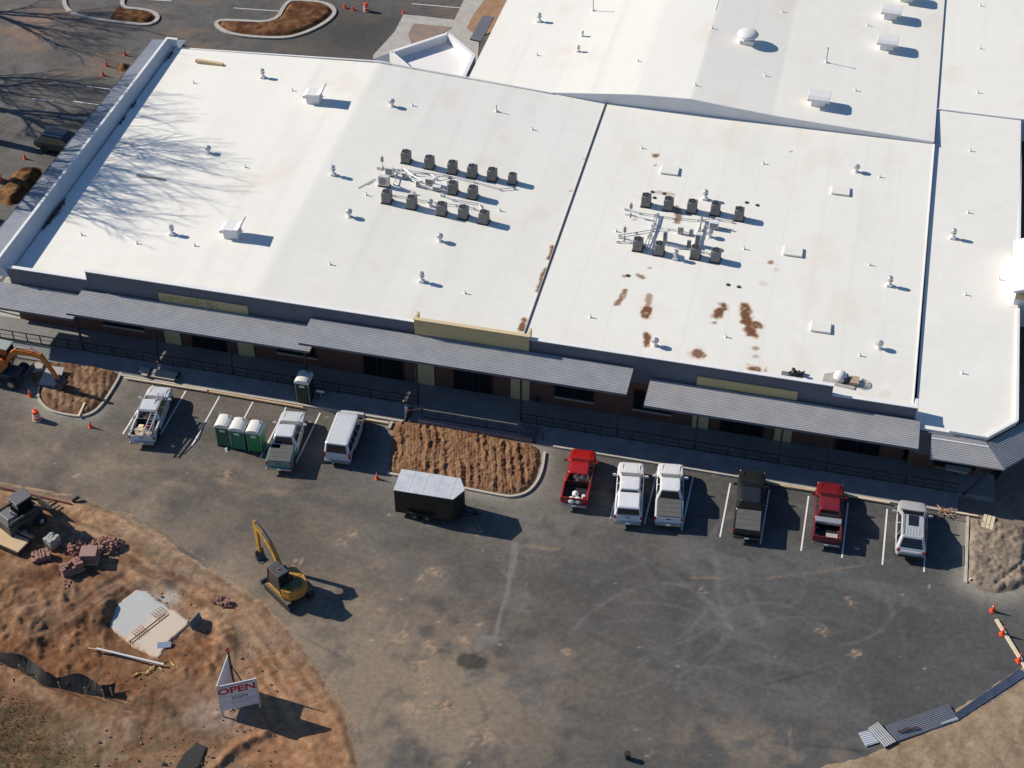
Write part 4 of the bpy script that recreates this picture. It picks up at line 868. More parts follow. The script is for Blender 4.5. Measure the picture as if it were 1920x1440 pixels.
for px, py, h, lab, fn in ((1549, 117, 1.45, 'tall thin vent pole near the centre of the rear roof', zrb), (1112, 20, 1.4, 'tall thin vent pole near the top border', zrb), (931, 209, .65, 'short bent pole on the plain roof right of the ridge', zroof)):
    x, y, z = on_roof(px, py, fn); t = thing('vent_pole', lab, 'pole', (x, y, z)); MB().cyl((0, 0, 0), .04, h, 8).build('pole', M_GREY, t); MB().lathe([(.18, 0), (.16, .05), (.06, .25)], n=10).build('boot', M_WHITE, t)
    if h > 1: MB().cyl((0, 0, h), .07, .1, 8).build('tip', M_GREY, t)
# --- roof drains, dropped things
for k, (px, py, lab) in enumerate(((1177, 517, 'left of the stained patch below the right cluster'), (1365, 534, 'left one of the pair above the big brown stain'), (1385, 538, 'right one of the pair above the big brown stain'), (1223, 360, 'first behind the right cluster'),
                               (1245, 363, 'second behind the right cluster'), (1227, 371, 'small one between the first two back condensers'), (1400, 380, 'left one right of the right cluster'), (1420, 385, 'right one right of the right cluster'))):
    x, y, z = on_roof(px, py); t = thing('roof_drain', 'dark round roof drain, '+lab, 'drain', (x, y, z), 0, 'dark roof drains'); MB().cyl((0, 0, .005), .17, .03, 14).build('rim', M_DARKM, t)
    g_ = MB()
    for q in range(6): g_.path([(.16*math.cos(q*1.047), .16*math.sin(q*1.047), .03), (.05*math.cos(q*1.047), .05*math.sin(q*1.047), .12)], .012, 4)
    g_.build('strainer', M_GREY, t)
x, y, z = on_roof(393, 120); tag(MB().box((x, y, z+.14), (2.75, .34, .28), R(-3)).build('timber_stack', M_WOOD, bevel=.02), 'tan timber bundle on the rear left corner of the roof', 'timber')
x, y, z = on_roof(285, 334); tag(MB().bar((x-1.4, y+.08, z+.06), (x+1.3, y-.10, z+.06), .2, .1).build('grey_gutter_length', M_GREY), 'grey length of gutter lying across the branch shadows', 'gutter')
# rolled material and tools by the front parapet
x, y, z = on_roof(1490, 706); t = thing('tool_heap', 'heap of black tools on a small grey mat at the front parapet', 'tools', (x, y, z))
MB().box((-.6, 0, .03), (.8, .75, .05)).build('mat', M_GREY, t); mb = MB(); random.seed(5)
for k in range(14): mb.at((random.uniform(-.4, .6), random.uniform(-.35, .4), random.uniform(.1, .35)), random.uniform(0, 3), random.uniform(0, 1)).box((0, 0, 0), (random.uniform(.15, .45), random.uniform(.08, .25), random.uniform(.05, .25)))
mb.build('tools', M_BLKP, t)
x, y, z = on_roof(1575, 711); t = thing('roofing_hood', 'round white helmet shaped cover on a patch of unrolled membrane', 'cover', (x, y, z))
MB().box((0, -.1, .015), (2.4, 1.4, .03), R(-6)).build('membrane_sheet', M_CEMENT, t); MB().lathe([(.5, .1), (.52, .3), (.42, .55), (.22, .7), (.02, .74)], n=16).build('cover_shell', M_WHITE, t, smooth=True)
MB().box((.2, -.35, .25), (.7, .1, .4)).box((.5, 0, .2), (.12, .7, .3)).build('stand', M_DARKM, t); MB().box((1.05, -.15, .16), (.65, .8, .3)).build('carton', mat('cardboard', (.42, .30, .20), .9), t)
mb = MB()
for r in (.42, .56, .70): mb.path([(1.5+r*math.cos(a), -.15+r*.8*math.sin(a), .04) for a in np.linspace(-1.5, 1.5, 12)], .03, 5)
mb.build('hose_coil', M_CEMENT, t)
# leaf litter along the left parapet
mb = MB(); random.seed(8)
for (cx_, cy_, n_, r_) in ((100, 400, 700, (.45, 1.5)), (318, 105, 90, (.3, .6)), (245, 198, 50, (.2, .5)), (230, 222, 30, (.2, .5)), (216, 231, 14, (.2, .3)), (66, 425, 20, (.2, .3))):
    bx, by, bz = on_roof(cx_, cy_)
    for k in range(n_):
        a = random.gauss(0, .5)*r_[0]; b = random.gauss(0, .5)*r_[1]; x = max(XL+.1, bx+a-.1); y = by+b; z = zroof(max(x, XL), y)+.02+abs(random.gauss(0, .06)); s = random.uniform(.04, .11); w = random.uniform(0, 3)
        mb.at((x, y, z), w, random.uniform(-.6, .6)).add([(-s, -s*.5, 0), (s, -s*.4, 0), (s*.9, s*.5, 0), (-s, s*.5, 0)], [(0, 1, 2, 3)])
tag(mb.build('leaf_litter', mat('dead_leaves', (.10, .045, .03), .9, col2=(.20, .09, .05), scale=2)), 'dark dead leaves drifted against the left parapet', 'leaves', kind='stuff')

# ================================================================== VEHICLES
def paint(name, c, rough=.28, metal=.0): return mat('paint_'+name, vary(c, .93), rough, metal, col2=c, scale=1.5, coat=.6)
P_WHITE = paint('white', (.72, .73, .74)); P_SILVER = paint('silver_white', (.62, .64, .66)); P_RED = paint('bright_red', (.36, .014, .012)); P_RED2 = paint('dark_red', (.17, .014, .018))
P_BLACK = paint('black', (.018, .019, .021)); P_SUV = paint('pewter', (.52, .53, .54), .3, .2); P_MINT = paint('sea_green', (.15, .27, .21))
M_TONN = mat('grey_tonneau_vinyl', (.085, .085, .085), .75, col2=(.11, .11, .108), scale=2)
def loft_body(mb, st, sq=.9):
    rs = []
    for (y, w, zb, zm, zt, cr) in st:
        half = [(w*.90, zb), (w, zb+.12), (w, zm), (w*.985, zt-.10), (w*sq, zt), (w*.45, zt+cr)]
        rs.append([(x, y, z) for x, z in half]+[(-x, y, z) for x, z in half[::-1]])
    mb.rings(rs); return mb
def bil(c, u, v):
    a = Vector(c[0])*(1-u)+Vector(c[1])*u; b = Vector(c[3])*(1-u)+Vector(c[2])*u; return a*(1-v)+b*v
def pane(root, name, c, u0, u1, v0, v1, m=None, t=.012):
    P = [bil(c, u, v) for u, v in ((u0, v0), (u1, v0), (u1, v1), (u0, v1))]; return MB().quad([tuple(p) for p in P], t).build(name, m or M_CARGL, root)
def wheels(t, ys, w, r=.4, rim=M_RIM):
    for y in ys:
        for s in (-1, 1):
            q = MB().wheel((s*(w-.13), y, r), r, .27).build('wheel', M_BLACK, t); MB().wheel((s*(w-.12), y, r), r*.7, .2, prof=[(.02, -.1), (r*.7, -.1), (r*.7, .1), (.02, .12)]).build('rim', rim, q)
            a = MB(); a.rings([[(s*(w+.012), y+(r+.10)*math.cos(k)*f, r+(r+.10)*math.sin(k)*f) for f in (.86, 1.0)]+[(s*(w-.10), y+(r+.10)*math.cos(k)*f, r+(r+.10)*math.sin(k)*f) for f in (1.0, .86)] for k in np.linspace(0, math.pi, 11)]); a.build('wheel_arch', M_BLKP, t)
def greenhouse(t, body, zb, zt, yb0, yf0, yb1, yf1, wb, wt, sides=(.06, .50, .54, .95), rear=True):
    mb = MB(); rs = []
    def ring(w, y0, y1, z, c=.10): return [(-w+c, y0, z), (w-c, y0, z), (w, y0+c, z), (w, y1-c*1.5, z), (w-c, y1, z), (-w+c, y1, z), (-w, y1-c*1.5, z), (-w, y0+c, z)]
    mb.rings([ring(wb, yb0, yf0, zb), ring(wt, yb1, yf1, zt-.05), ring(wt-.06, yb1+.05, yf1-.08, zt), ring(wt-.35, yb1+.4, yf1-.5, zt+.02)]); mb.build('cab', body, t, bevel=.02)
    zz = zt-.05; c = .1
    pane(t, 'windshield', [(wb-c, yf0, zb), (-wb+c, yf0, zb), (-wt+c, yf1, zz), (wt-c, yf1, zz)], .04, .96, .08, .95)
    if rear: pane(t, 'rear_window', [(-wb+c, yb0, zb), (wb-c, yb0, zb), (wt-c, yb1, zz), (-wt+c, yb1, zz)], .05, .95, .15, .92)
    f = [(wb, yb0+c, zb), (wb, yf0-c*1.5, zb), (wt, yf1-c*1.5, zz), (wt, yb1+c, zz)]; g = [(-wb, yf0-c*1.5, zb), (-wb, yb0+c, zb), (-wt, yb1+c, zz), (-wt, yf1-c*1.5, zz)]
    for i in range(0, len(sides), 2):
        pane(t, 'side_window', f, sides[i], sides[i+1], .08, .88); pane(t, 'side_window', g, 1-sides[i+1], 1-sides[i], .08, .88)
def lights(t, yf, yr, w, zf, zr, rr=None):
    for s in (-1, 1):
        MB().box((s*(w-.22), yf-.14, zf), (.26, .16, .15)).build('headlight', M_LENS, t, bevel=.03); MB().box((s*(w-.06), yr+.05, zr), (.13, .14, rr or .32)).build('tail_light', M_RED, t, bevel=.02)
def mirrors(t, y, w, z, m):
    for s in (-1, 1): MB().box((s*(w+.16), y, z), (.26, .12, .19)).build('mirror', m, t, bevel=.03)
def pickup(lab, px_r, px_f, body, bodyb=None, bed='open', roofrack=False, L=5.75, mirror=None, hoodstripe=False, grp='pickups parked nose to the kerb'):
    a = Vector(G(*px_r, .65)); b = Vector(G(*px_f, .85)); c = (a+b)/2; d = b-a; ang = math.atan2(-d.x, d.y); L = d.length*1.0
    k = L/5.75; bb = bodyb or body; t = thing('pickup_truck', lab, 'pickup', (c.x, c.y, .012), ang, grp); w = .99
    mb = MB(); st = [(2.90, .50, .44, .62, .80, .0), (2.88, .68, .38, .66, .90, .01), (2.80, .83, .35, .70, .98, .02), (2.66, .92, .32, .78, 1.05, .03), (2.35, .97, .32, .8, 1.11, .04), (1.7, w, .32, .8, 1.16, .05), (1.35, w, .3, .8, 1.14, .03), (-.95, w, .3, .8, 1.12, .0), (-1.02, w*.98, .32, .8, 1.1, 0)]
    loft_body(mb, [(y*k, *r) for y, *r in st]); mb.build('body', body, t, smooth=False, bevel=.03)
    for s in (-1, 1): MB().box((s*.62, 2.05*k, 1.185), (.05, 1.1*k, .025)).build('hood_crease', body, t, bevel=.01)
    greenhouse(t, body, 1.10, 1.86, -1.0*k, 1.66*k, -.84*k, .50*k, .93, .72)
    # bed
    y0, y1 = -2.82*k, -1.03*k
    for s in (-1, 1): MB().sprism([(y1, .38), (y1, 1.16), (y0, 1.14), (y0, .55), (y0+.35*k, .50), ((-1.85-.52)*k, .50), ((-1.85-.40)*k, .88), ((-1.85+.40)*k, .88), ((-1.85+.52)*k, .42)], min(s*w, s*(w-.14)), max(s*w, s*(w-.14))).build('bed_side', bb, t, bevel=.03)
    MB().box((0, (y0+y1)/2, .62), (1.72, y1-y0, .08)).box((0, y1+.03, .88), (1.72, .05, .5)).build('bed_liner', M_BLKP, t)
    MB().box((0, y0, .86), (1.72, .07, .56)).build('tailgate', bb, t, bevel=.02); MB().box((0, y0-.04, .95), (.34, .02, .08)).build('tailgate_handle', M_BLKP, t)
    MB().box((0, y0-.12, .52), (1.86, .22, .16)).build('rear_bumper', M_CHROME if body is not P_BLACK else M_BLKP, t, bevel=.03); MB().prism([(-.93, 2.62*k), (.93, 2.62*k), (.80, 2.86*k), (.5, 2.95*k), (-.5, 2.95*k), (-.80, 2.86*k)], .42, .62).build('front_bumper', M_CHROME, t, bevel=.02)
    MB().box((0, 2.885*k, .80), (1.1, .05, .22)).build('grille', M_BLKP, t); MB().box((0, y0-.245, .55), (.32, .02, .13)).build('licence_plate', M_ORGW, t)
    lights(t, 2.88*k, y0, w, .84, .95); mirrors(t, 1.2*k, w, 1.2, mirror or body); wheels(t, (1.85*k, -1.85*k), w)
    for s in (-1, 1):
        for yy in (.75, -.25): MB().box((s*(w+.005), yy*k, .98), (.03, .16, .04)).build('door_handle', M_CHROME, t)
    zc = 1.16
    if bed in ('tonneau', 'tonneau_fold'):
        n = 4
        for q in range(n):
            if bed == 'tonneau_fold' and q == n-1:
                MB().box((.32, y1-(y1-y0)/n*.5-.02, zc+.035), (1.0, (y1-y0)/n-.04, .05)).build('tonneau_panel', M_TONN, t, bevel=.01); continue
            MB().box((0, y0+(y1-y0)*(q+.5)/n, zc+.035), (1.72, (y1-y0)/n-.012, .05)).build('tonneau_panel', M_TONN, t, bevel=.01)
    if bed == 'shell':
        sh = MB(); sh.rings([[(-.9, y0+.0, zc), (.9, y0+.0, zc), (.9, y1-.02, zc), (-.9, y1-.02, zc)], [(-.80, y0+.16, 1.74), (.80, y0+.16, 1.74), (.80, y1-.05, 1.74), (-.80, y1-.05, 1.74)], [(-.70, y0+.26, 1.80), (.70, y0+.26, 1.80), (.70, y1-.1, 1.80), (-.70, y1-.1, 1.80)]])
        s_ = sh.build('camper_shell', body, t, bevel=.03); MB().quad([(-.80, y0+.0, 1.24), (.80, y0+.0, 1.24), (.72, y0+.13, 1.66), (-.72, y0+.13, 1.66)][::1], .014).build('shell_window', M_CARGL, s_)
        for s in (-1, 1): MB().quad([(s*.885, y0+.3, 1.26), (s*.885, y1-.2, 1.26), (s*.815, y1-.25, 1.64), (s*.815, y0+.35, 1.64)][::s], .014).build('shell_window', M_CARGL, s_)
    return t, k, y0, y1
t, k, y0, y1 = pickup('white pickup with a ladder over its cab and a cluttered open bed', (266, 827), (303, 727), P_SILVER)
def beside(name, t, lab, cat, mb, m, z=0):       # something resting in or on a vehicle: its own top-level object
    o = mb.build(name, m); o.location = t.location; o.rotation_euler = t.rotation_euler; return tag(o, lab, cat)
mb = MB(); A, B = Vector((.62, 1.05, 1.98)), Vector((.42, -3.15, 1.45))
for s in (-.2, .2): mb.bar((A.x+s, A.y, A.z), (B.x+s, B.y, B.z), .07, .08)
for q in range(15): p = A+(B-A)*(q+.5)/15; mb.tube((p.x-.2, p.y, p.z), (p.x+.2, p.y, p.z), .022, 5)
beside('ladder', t, 'grey ladder laid lengthwise over the white work pickup', 'ladder', mb, M_ALU)
mb = MB()
for s in (-.86, .86): mb.path([(s, 1.0, 1.2), (s*.95, .75, 1.95), (s*.95, -.8, 1.95), (s, -2.7, 1.5), (s, -2.7, 1.15)], .03)
for yy in (.72, -.85): mb.tube((-.82, yy, 1.95), (.82, yy, 1.95), .03)
mb.tube((-.86, -2.7, 1.5), (.86, -2.7, 1.5), .03); r_ = mb.build('ladder_rack', M_GREY, t)
random.seed(21)
for q in range(9):
    mb = MB(); mb.at((random.uniform(-.6, .6), random.uniform(-2.6, -1.4), random.uniform(.75, 1.0)), random.uniform(0, 3), random.uniform(-.3, .3)).box((0, 0, 0), (random.uniform(.3, .7), random.uniform(.25, .45), random.uniform(.05, .25)))
    beside('cardboard_scrap', t, 'tan cardboard scraps heaped in the bed of the ladder pickup', 'cardboard', mb, mat('cardboard_tan', (.50, .36, .22), .9) if q % 3 else M_WOODL)['group'] = 'cardboard scraps in the pickup bed'
mb = MB().at((-.05, -1.55, .8), .5).box((0, 0, 0), (.4, .25, .22)); beside('red_tool_case', t, 'small red tool case in the bed of the ladder pickup', 'tool case', mb, M_RED)
pickup('white and green pickup with a folded dark bed cover beside the toilets', (523, 876), (553, 773), P_SILVER, P_MINT, bed='tonneau_fold')
# van
a = Vector(G(632, 862, .65)); b = Vector(G(664, 772, .85)); c = (a+b)/2; d = b-a; ang = math.atan2(-d.x, d.y); k = d.length/5.6
van = thing('passenger_van', 'long white van with windows parked left of the soil bed', 'van', (c.x, c.y, .012), ang)
st = [(2.80, .52, .42, .62, .80, 0), (2.76, .74, .36, .68, .92, .01), (2.66, .90, .34, .75, 1.0, .02), (2.45, .99, .30, .85, 1.12, .03), (2.1, 1.0, .3, .9, 1.2, .03), (-2.70, 1.0, .3, .9, 1.2, .03), (-2.8, .96, .38, .9, 1.18, .0)]
mb = MB(); loft_body(mb, [(y*k, *r) for y, *r in st]); mb.build('body', P_SILVER, van, bevel=.04)
greenhouse(van, P_SILVER, 1.15, 2.1, -2.78*k, 2.2*k, -2.62*k, 1.15*k, .98, .86, sides=(.03, .20, .22, .38, .40, .56, .58, .76, .80, .96))
mb = MB()
for q in range(-3, 4): mb.box((q*.22, -.6*k, 2.115), (.06, 3.6*k, .02))
mb.build('roof_ribs', P_SILVER, van, bevel=.008)
MB().box((0, -2.84*k, .5), (1.9, .2, .16)).build('rear_bumper', M_GREY, van, bevel=.03); MB().prism([(-.95, 2.5*k), (.95, 2.5*k), (.80, 2.78*k), (.5, 2.86*k), (-.5, 2.86*k), (-.80, 2.78*k)], .4, .62).build('front_bumper', M_GREY, van, bevel=.02); MB().box((0, 2.80*k, .8), (1.1, .05, .22)).build('grille', M_BLKP, van)
lights(van, 2.78*k, -2.8*k, 1.0, .85, 1.05, .5); mirrors(van, 1.75*k, 1.0, 1.35, M_BLKP); wheels(van, (1.75*k, -1.75*k), 1.0, .39)
# others
t, k, y0, y1 = pickup('bright red pickup with white bags in its open bed', (1076, 944), (1095, 845), P_RED)
for q, (x, y, s) in enumerate(((.0, -1.85, .26), (-.2, -2.5, .3), (.25, -2.45, .3))):
    beside('white_bag', t, 'white bags in the open bed of the bright red pickup', 'bag', MB().at((x, y, .82)).lathe([(s*.8, -.16), (s, -.05), (s*.9, .1), (s*.4, .22), (.02, .24)], n=9), M_ORGW)['group'] = 'white bags in the red pickup'
beside('water_jug', t, 'clear jug standing at the right side of the red pickup bed', 'jug', MB().at((.6, -2.1, .68)).cyl((0, 0, 0), .13, .32, 10), M_LENS)
pickup('white pickup with a white camper shell right of the red pickup', (1177, 977), (1184, 869), P_WHITE, bed='shell')
pickup('white pickup with a dark grey bed cover', (1253, 980), (1258, 871), P_WHITE, bed='tonneau')
pickup('black pickup with a grey bed cover and tow hitch', (1400, 1005), (1411, 884), P_BLACK, bed='tonneau')
t, k, y0, y1 = pickup('dark red pickup with a silver toolbox behind the cab', (1549, 1017), (1557, 907), P_RED2)
beside('truck_toolbox', t, 'silver toolbox across the dark red pickup bed', 'toolbox', MB().box((0, y1-.26, 1.2), (1.8, .48, .22)), M_ALU)
beside('bed_mat', t, 'grey folded mat in the dark red pickup bed', 'mat', MB().box((.35, y0+.45, .72), (.8, .6, .1)), M_CEMENT)
def suv(lab, a, b, body, L=None, z=(.65, .85), roof=True):
    a = Vector(G(*a, z[0])); b = Vector(G(*b, z[1])); c = (a+b)/2; d = b-a; ang = math.atan2(-d.x, d.y); k = d.length/4.8
    t = thing('suv', lab, 'suv', (c.x, c.y, .012), ang); t.scale = (1.13, 1.02, 1.06)
    st = [(2.42, .40, .44, .6, .78, 0), (2.38, .62, .38, .66, .88, 0), (2.25, .80, .34, .72, .98, .02), (1.9, .92, .3, .8, 1.06, .03), (1.3, .96, .3, .8, 1.12, .04), (-1.6, .96, .3, .8, 1.08, .02), (-2.1, .92, .32, .8, 1.05, .0), (-2.33, .80, .36, .75, .98, 0), (-2.42, .60, .42, .7, .92, 0)]
    mb = MB(); loft_body(mb, [(y*k, *r) for y, *r in st]); mb.build('body', body, t, smooth=True, sub=2)
    greenhouse(t, body, 1.03, 1.70, -2.26*k, 1.45*k, -1.70*k, .30*k, .90, .70, sides=(.05, .28, .31, .62, .65, .95))
    MB().box((0, -.25*k, 1.725), (.62, .95*k, .02)).build('sunroof', M_CARGL, t)
    for s in (-1, 1): MB().path([(s*.62, .3*k, 1.74), (s*.62, .1*k, 1.78), (s*.62, -1.4*k, 1.78), (s*.62, -1.55*k, 1.74)], .025).build('roof_rail', M_CHROME, t)
    mb = MB()
    for q in range(-2, 3): mb.box((q*.18, -1.15*k, 1.725), (.05, .7*k, .02))
    mb.build('roof_ribs', body, t)
    MB().box((0, -2.42*k, .6), (1.5, .1, .2)).build('rear_bumper', M_BLKP, t, bevel=.03); MB().box((0, 2.38*k, .5), (1.5, .12, .2)).build('front_bumper', M_BLKP, t, bevel=.03)
    lights(t, 2.34*k, -2.32*k, .84, .85, .95, .2); mirrors(t, .98*k, .95, 1.1, body); wheels(t, (1.42*k, -1.42*k), .95, .37); return t
suv('silver SUV with dark sunroof at the right end of the parking row', (1706, 1042), (1711, 942), P_SUV)
suv('dark car parked beside the left side canopy, partly hidden', (74, 262), (170, 276), P_BLACK)
# trailer
tr = thing('enclosed_trailer', 'black enclosed trailer with a white v-nosed roof below the soil bed', 'trailer', (-24.3, 76.3, .012), R(1))
pl = [(-2.2, -1.06), (2.1, -1.06), (2.68, 0), (2.1, 1.06), (-2.2, 1.06)]
MB().prism(pl, .38, 2.55).build('box', mat('black_trailer_skin', (.012, .012, .012), .45), tr)
mb = MB().prism([(x*1.01, y*1.02) for x, y in pl], 2.55, 2.62); mb.build('roof', mat('oxidised_white_roof', (.52, .55, .58), .4, .2, col2=(.72, .73, .74), scale=1.4, fine=.08), tr, bevel=.02)
mb = MB()
for x in (-1.15, -.15, .85, 1.85): mb.box((x, 0, 2.622), (.03, 2.0, .012))
mb.build('roof_seams', mat('rusty_seam', (.50, .46, .42), .7), tr)
for x in (-.75, .15):
    for s in (-1, 1):
        q = MB().wheel((0, 0, 0), .33, .22).build('wheel', M_BLACK, tr); q.location = (x, s*1.12, .33); q.rotation_euler = (0, 0, R(90)); MB().wheel((0, 0, 0), .2, .2, prof=[(.02, -.12), (.2, -.1), (.2, .1), (.02, .12)]).build('rim', M_RIM, q)
for s in (-1, 1): MB().box((-.3, s*1.12, .74), (2.0, .3, .05)).build('fender', M_BLKP, tr, bevel=.02)
MB().bar((2.5, 0, .42), (3.9, 0, .42), .1, .1).bar((2.1, .8, .42), (3.7, 0, .42), .08, .08).bar((2.1, -.8, .42), (3.7, 0, .42), .08, .08).tube((3.5, 0, .1), (3.5, 0, .8), .04).build('tongue', M_BLKP, tr)
MB().box((1.45, -1.075, 1.25), (.8, .03, 1.7)).build('side_door', mat('black_door', (.02, .02, .02), .35), tr)

# ================================================================== PORTABLE TOILETS
def toilet(lab, x, y, z, rz, m, label_m=M_LENS):
    t = thing('portable_toilet', lab, 'portable toilet', (x, y, z), rz, 'green portable toilets')
    MB().box((0, 0, 1.02), (1.06, 1.1, 1.9)).build('walls', m, t, bevel=.03); MB().box((0, 0, .05), (1.14, 1.18, .1)).build('skid', M_BLKP, t)
    d = MB().box((0, -.565, 1.0), (.78, .04, 1.78)).build('door', m, t, bevel=.01); MB().box((0, -.592, 1.62), (.42, .012, .2)).build('notice', label_m, d); MB().box((.3, -.60, 1.05), (.05, .04, .16)).build('latch', M_GREY, d)
    rf = MB(); rs = []
    for yy, dz in ((-.66, 0), (.60, 0)): rs.append([(.60*math.cos(a), yy, 1.93+.36*math.sin(a)**.8+dz) for a in np.linspace(0, math.pi, 9)])
    rf.rings(rs); rf.build('roof', mat('cream_plastic', (.66, .65, .61), .5), t, bevel=.02)
    for s in (-1, 1): MB().box((s*.51, -.57, 1.0), (.07, .06, 1.85)).build('corner_trim', mat('grey_green_trim', (.22, .30, .27), .5), t)
    MB().cyl((.3, .35, 2.1), .05, .35, 8).build('vent_stack', M_BLKP, t)
G1 = mat('deep_green_plastic', (.012, .10, .05), .4); G2 = mat('bright_green_plastic', (.01, .26, .085), .4); G3_ = mat('blackish_green_plastic', (.01, .035, .028), .45)
for lab, px, py, m in (('dark green toilet, left one of the row of three', 422, 838, G1), ('teal green toilet in the middle of the row of three', 449, 844, mat('teal_plastic', (.012, .19, .10), .4)), ('bright green toilet, right one beside the mint pickup', 480, 849, G2)):
    x, y = G(px, py, 0); toilet(lab, x-.05, y+.57, .012, R(2), m)
x, y = G(569, 754, .25); toilet('single blackish green toilet standing on the sidewalk', x-.0, 85.45, .22, R(1), G3_)

# ================================================================== CONES AND BARRELS
def make_cone():
    t = thing('traffic_cone', 'x', 'cone', (0, 0, 0), 0, 'orange traffic cones'); MB().box((0, 0, .02), (.36, .36, .04)).build('base', M_ORG, t, bevel=.01); MB().lathe([(.14, .04), (.03, .72), (.0, .72)], n=14).build('body', M_ORG, t)
    MB().lathe([(.104, .26), (.085, .38)], n=14).build('band', M_ORGW, t); MB().lathe([(.072, .46), (.058, .55)], n=14).build('band', M_ORGW, t); return t
c0 = make_cone(); u = False
for px, py, lab, s in ((1860.7, 1146, 'cone standing alone at the right edge of the lot', 1.05), (1879, 1190, 'cone over the upper end of the roadside board', 1.1), (1910, 1240, 'cone over the lower end of the roadside board', 1.1), (57, 743, 'cone beside the orange digging machine', 1), (170, 801, 'small cone below the left soil bed', .9),
                       (707, 898, 'cone at the lower left tip of the central bed', .9), (235, 104, 'uppermost of three cones around the side tree pit', 1), (200, 124, 'cone left of the side tree pit', 1), (194, 142, 'lowest of three cones around the side tree pit', 1), (647, 15, 'first cone left of the rear barrel', 1), (662, 19, 'cone just left of the rear barrel', 1),
                       (757, 26, 'cone at the corner of the rear concrete walk', 1), (4, 340, 'cone cut by the left border above the mulch bed', 1), (47, 298, 'cone below the dark parked car', .9)):
    q = copy_tree(c0) if u else c0; u = True; q.location = (*G(px, py), .012); q.scale = (s, s, s); q['label'] = lab; q.rotation_euler = (0, 0, random.uniform(0, 1.5))
def barrel(px, py, lab):
    t = thing('traffic_barrel', lab, 'barrel', (*G(px, py), .012), 0, 'orange traffic barrels'); MB().lathe([(.36, 0), (.36, .1), (.24, .12)], n=16).build('base', M_CEMENT, t); MB().lathe([(.29, .1), (.28, .4), (.26, .42), (.26, .7), (.24, .72), (.23, .92), (.06, .97), (.0, .97)], n=16).build('drum', M_ORG, t)
    MB().lathe([(.286, .45-.12), (.282, .45)], n=16).build('band', M_ORGW, t); MB().lathe([(.263, .56), (.263, .66)], n=16).build('band', M_ORGW, t); MB().box((0, 0, 1.02), (.2, .05, .12)).build('handle', M_ORG, t)
barrel(70, 787, 'orange barrel near the left soil bed'); barrel(687, 21, 'orange barrel in the rear lot beyond the roof')
a, b = G3(1868, 1161, .1), G3(1925, 1254, .1); tag(MB().bar((a[0], a[1], .08), (b[0], b[1], .08), .22, .12).build('roadside_board', M_WOODL), 'long board held down by two cones at the right border', 'board')

# ================================================================== YELLOW EXCAVATOR
bp = Vector(G(484, 1048, .5)); hp = Vector(G(541, 1096, .9)); d = bp-hp; ang = math.atan2(-d.x, d.y); reach = d.length
M_EY = mat('worn_yellow_paint', (.34, .165, .025), .5, col2=(.55, .29, .05), scale=2.5, fine=.15)
ex = thing('excavator', 'yellow tracked excavator with raised arm at the edge of the asphalt', 'excavator', (hp.x, hp.y, .012), ang)
M_DK = mat('charcoal_machine_metal', (.05, .055, .06), .5, col2=(.08, .085, .09), scale=4)
def track(ex, x, L=3.0, rz=0, m=M_DK):
    r = .32; mb = MB(); pr = [(L/2-r+r*math.cos(a), r+r*math.sin(a)) for a in np.linspace(-math.pi/2, math.pi/2, 8)]+[(-L/2+r-r*math.cos(a), r-r*math.sin(a)) for a in np.linspace(-math.pi/2, math.pi/2, 8)]
    mb.sprism(pr, x-.21, x+.21); q = mb.build('track', M_BLACK, ex); g = MB()
    for k in range(17): g.box((x, -L/2+.3+(L-.6)*k/16, 2*r+.015), (.44, .06, .05))
    g.build('grousers', mat('dusty_steel', (.30, .25, .18), .8), q)
und = bpy.data.objects.new('undercarriage', None)
track(ex, -.85); track(ex, .85); MB().box((0, 0, .42), (1.4, 1.6, .35)).cyl((0, 0, .6), .5, .2, 16).build('undercarriage', M_DK, ex)
MB().box((0, 1.85, .32), (2.1, .14, .42)).bar((-.5, 1.8, .35), (-.4, .9, .45), .12, .12).bar((.5, 1.8, .35), (.4, .9, .45), .12, .12).build('dozer_blade', M_DK, ex)
pts = [(-1.02, .95), (.6, .95), (1.02, .6), (1.02, -.6), (.75, -1.2), (.3, -1.45), (-.3, -1.45), (-.75, -1.2), (-1.02, -.6)]
MB().prism(pts, .8, 1.15).build('deck', M_EY, ex, bevel=.04)
MB().prism([(-.98, -.45), (1.0, -.45), (1.0, -.6), (.75, -1.2), (.3, -1.47), (-.3, -1.47), (-.75, -1.2), (-1.0, -.6)], 1.15, 1.65).build('counterweight', M_EY, ex, bevel=.08)
MB().box((.62, .1, 1.4), (.72, 1.1, .5)).build('engine_hood', M_EY, ex, bevel=.06); MB().prism([(-.75, -.5), (.55, -.5), (.5, -1.05), (.1, -1.25), (-.6, -1.05)], 1.64, 1.69).build('hood_grille', mat('olive_grille', (.10, .095, .04), .7, col2=(.15, .13, .05), scale=4), ex)
cb = MB().prism([(-1.0, -.5), (-.12, -.5), (-.12, .9), (-1.0, .9)], 1.15, 2.65, [(-.96, -.42), (-.16, -.42), (-.16, .75), (-.96, .75)]).build('cab', M_CARGL, ex, bevel=.03)
MB().prism([(-.99, -.46), (-.13, -.46), (-.13, .8), (-.99, .8)], 2.65, 2.74).build('cab_roof', M_DK, cb, bevel=.02)
mb = MB()
for x, y in ((-1.0, -.5), (-.12, -.5), (-.12, .9), (-1.0, .9)): mb.tube((x, y, 1.15), (x*.97-.01, y*.86, 2.66), .045)
mb.build('cab_pillars', M_DK, cb); MB().cyl((-.55, .1, 2.74), .05, .12, 8).build('beacon', M_ORG, cb)
yE = reach-.3
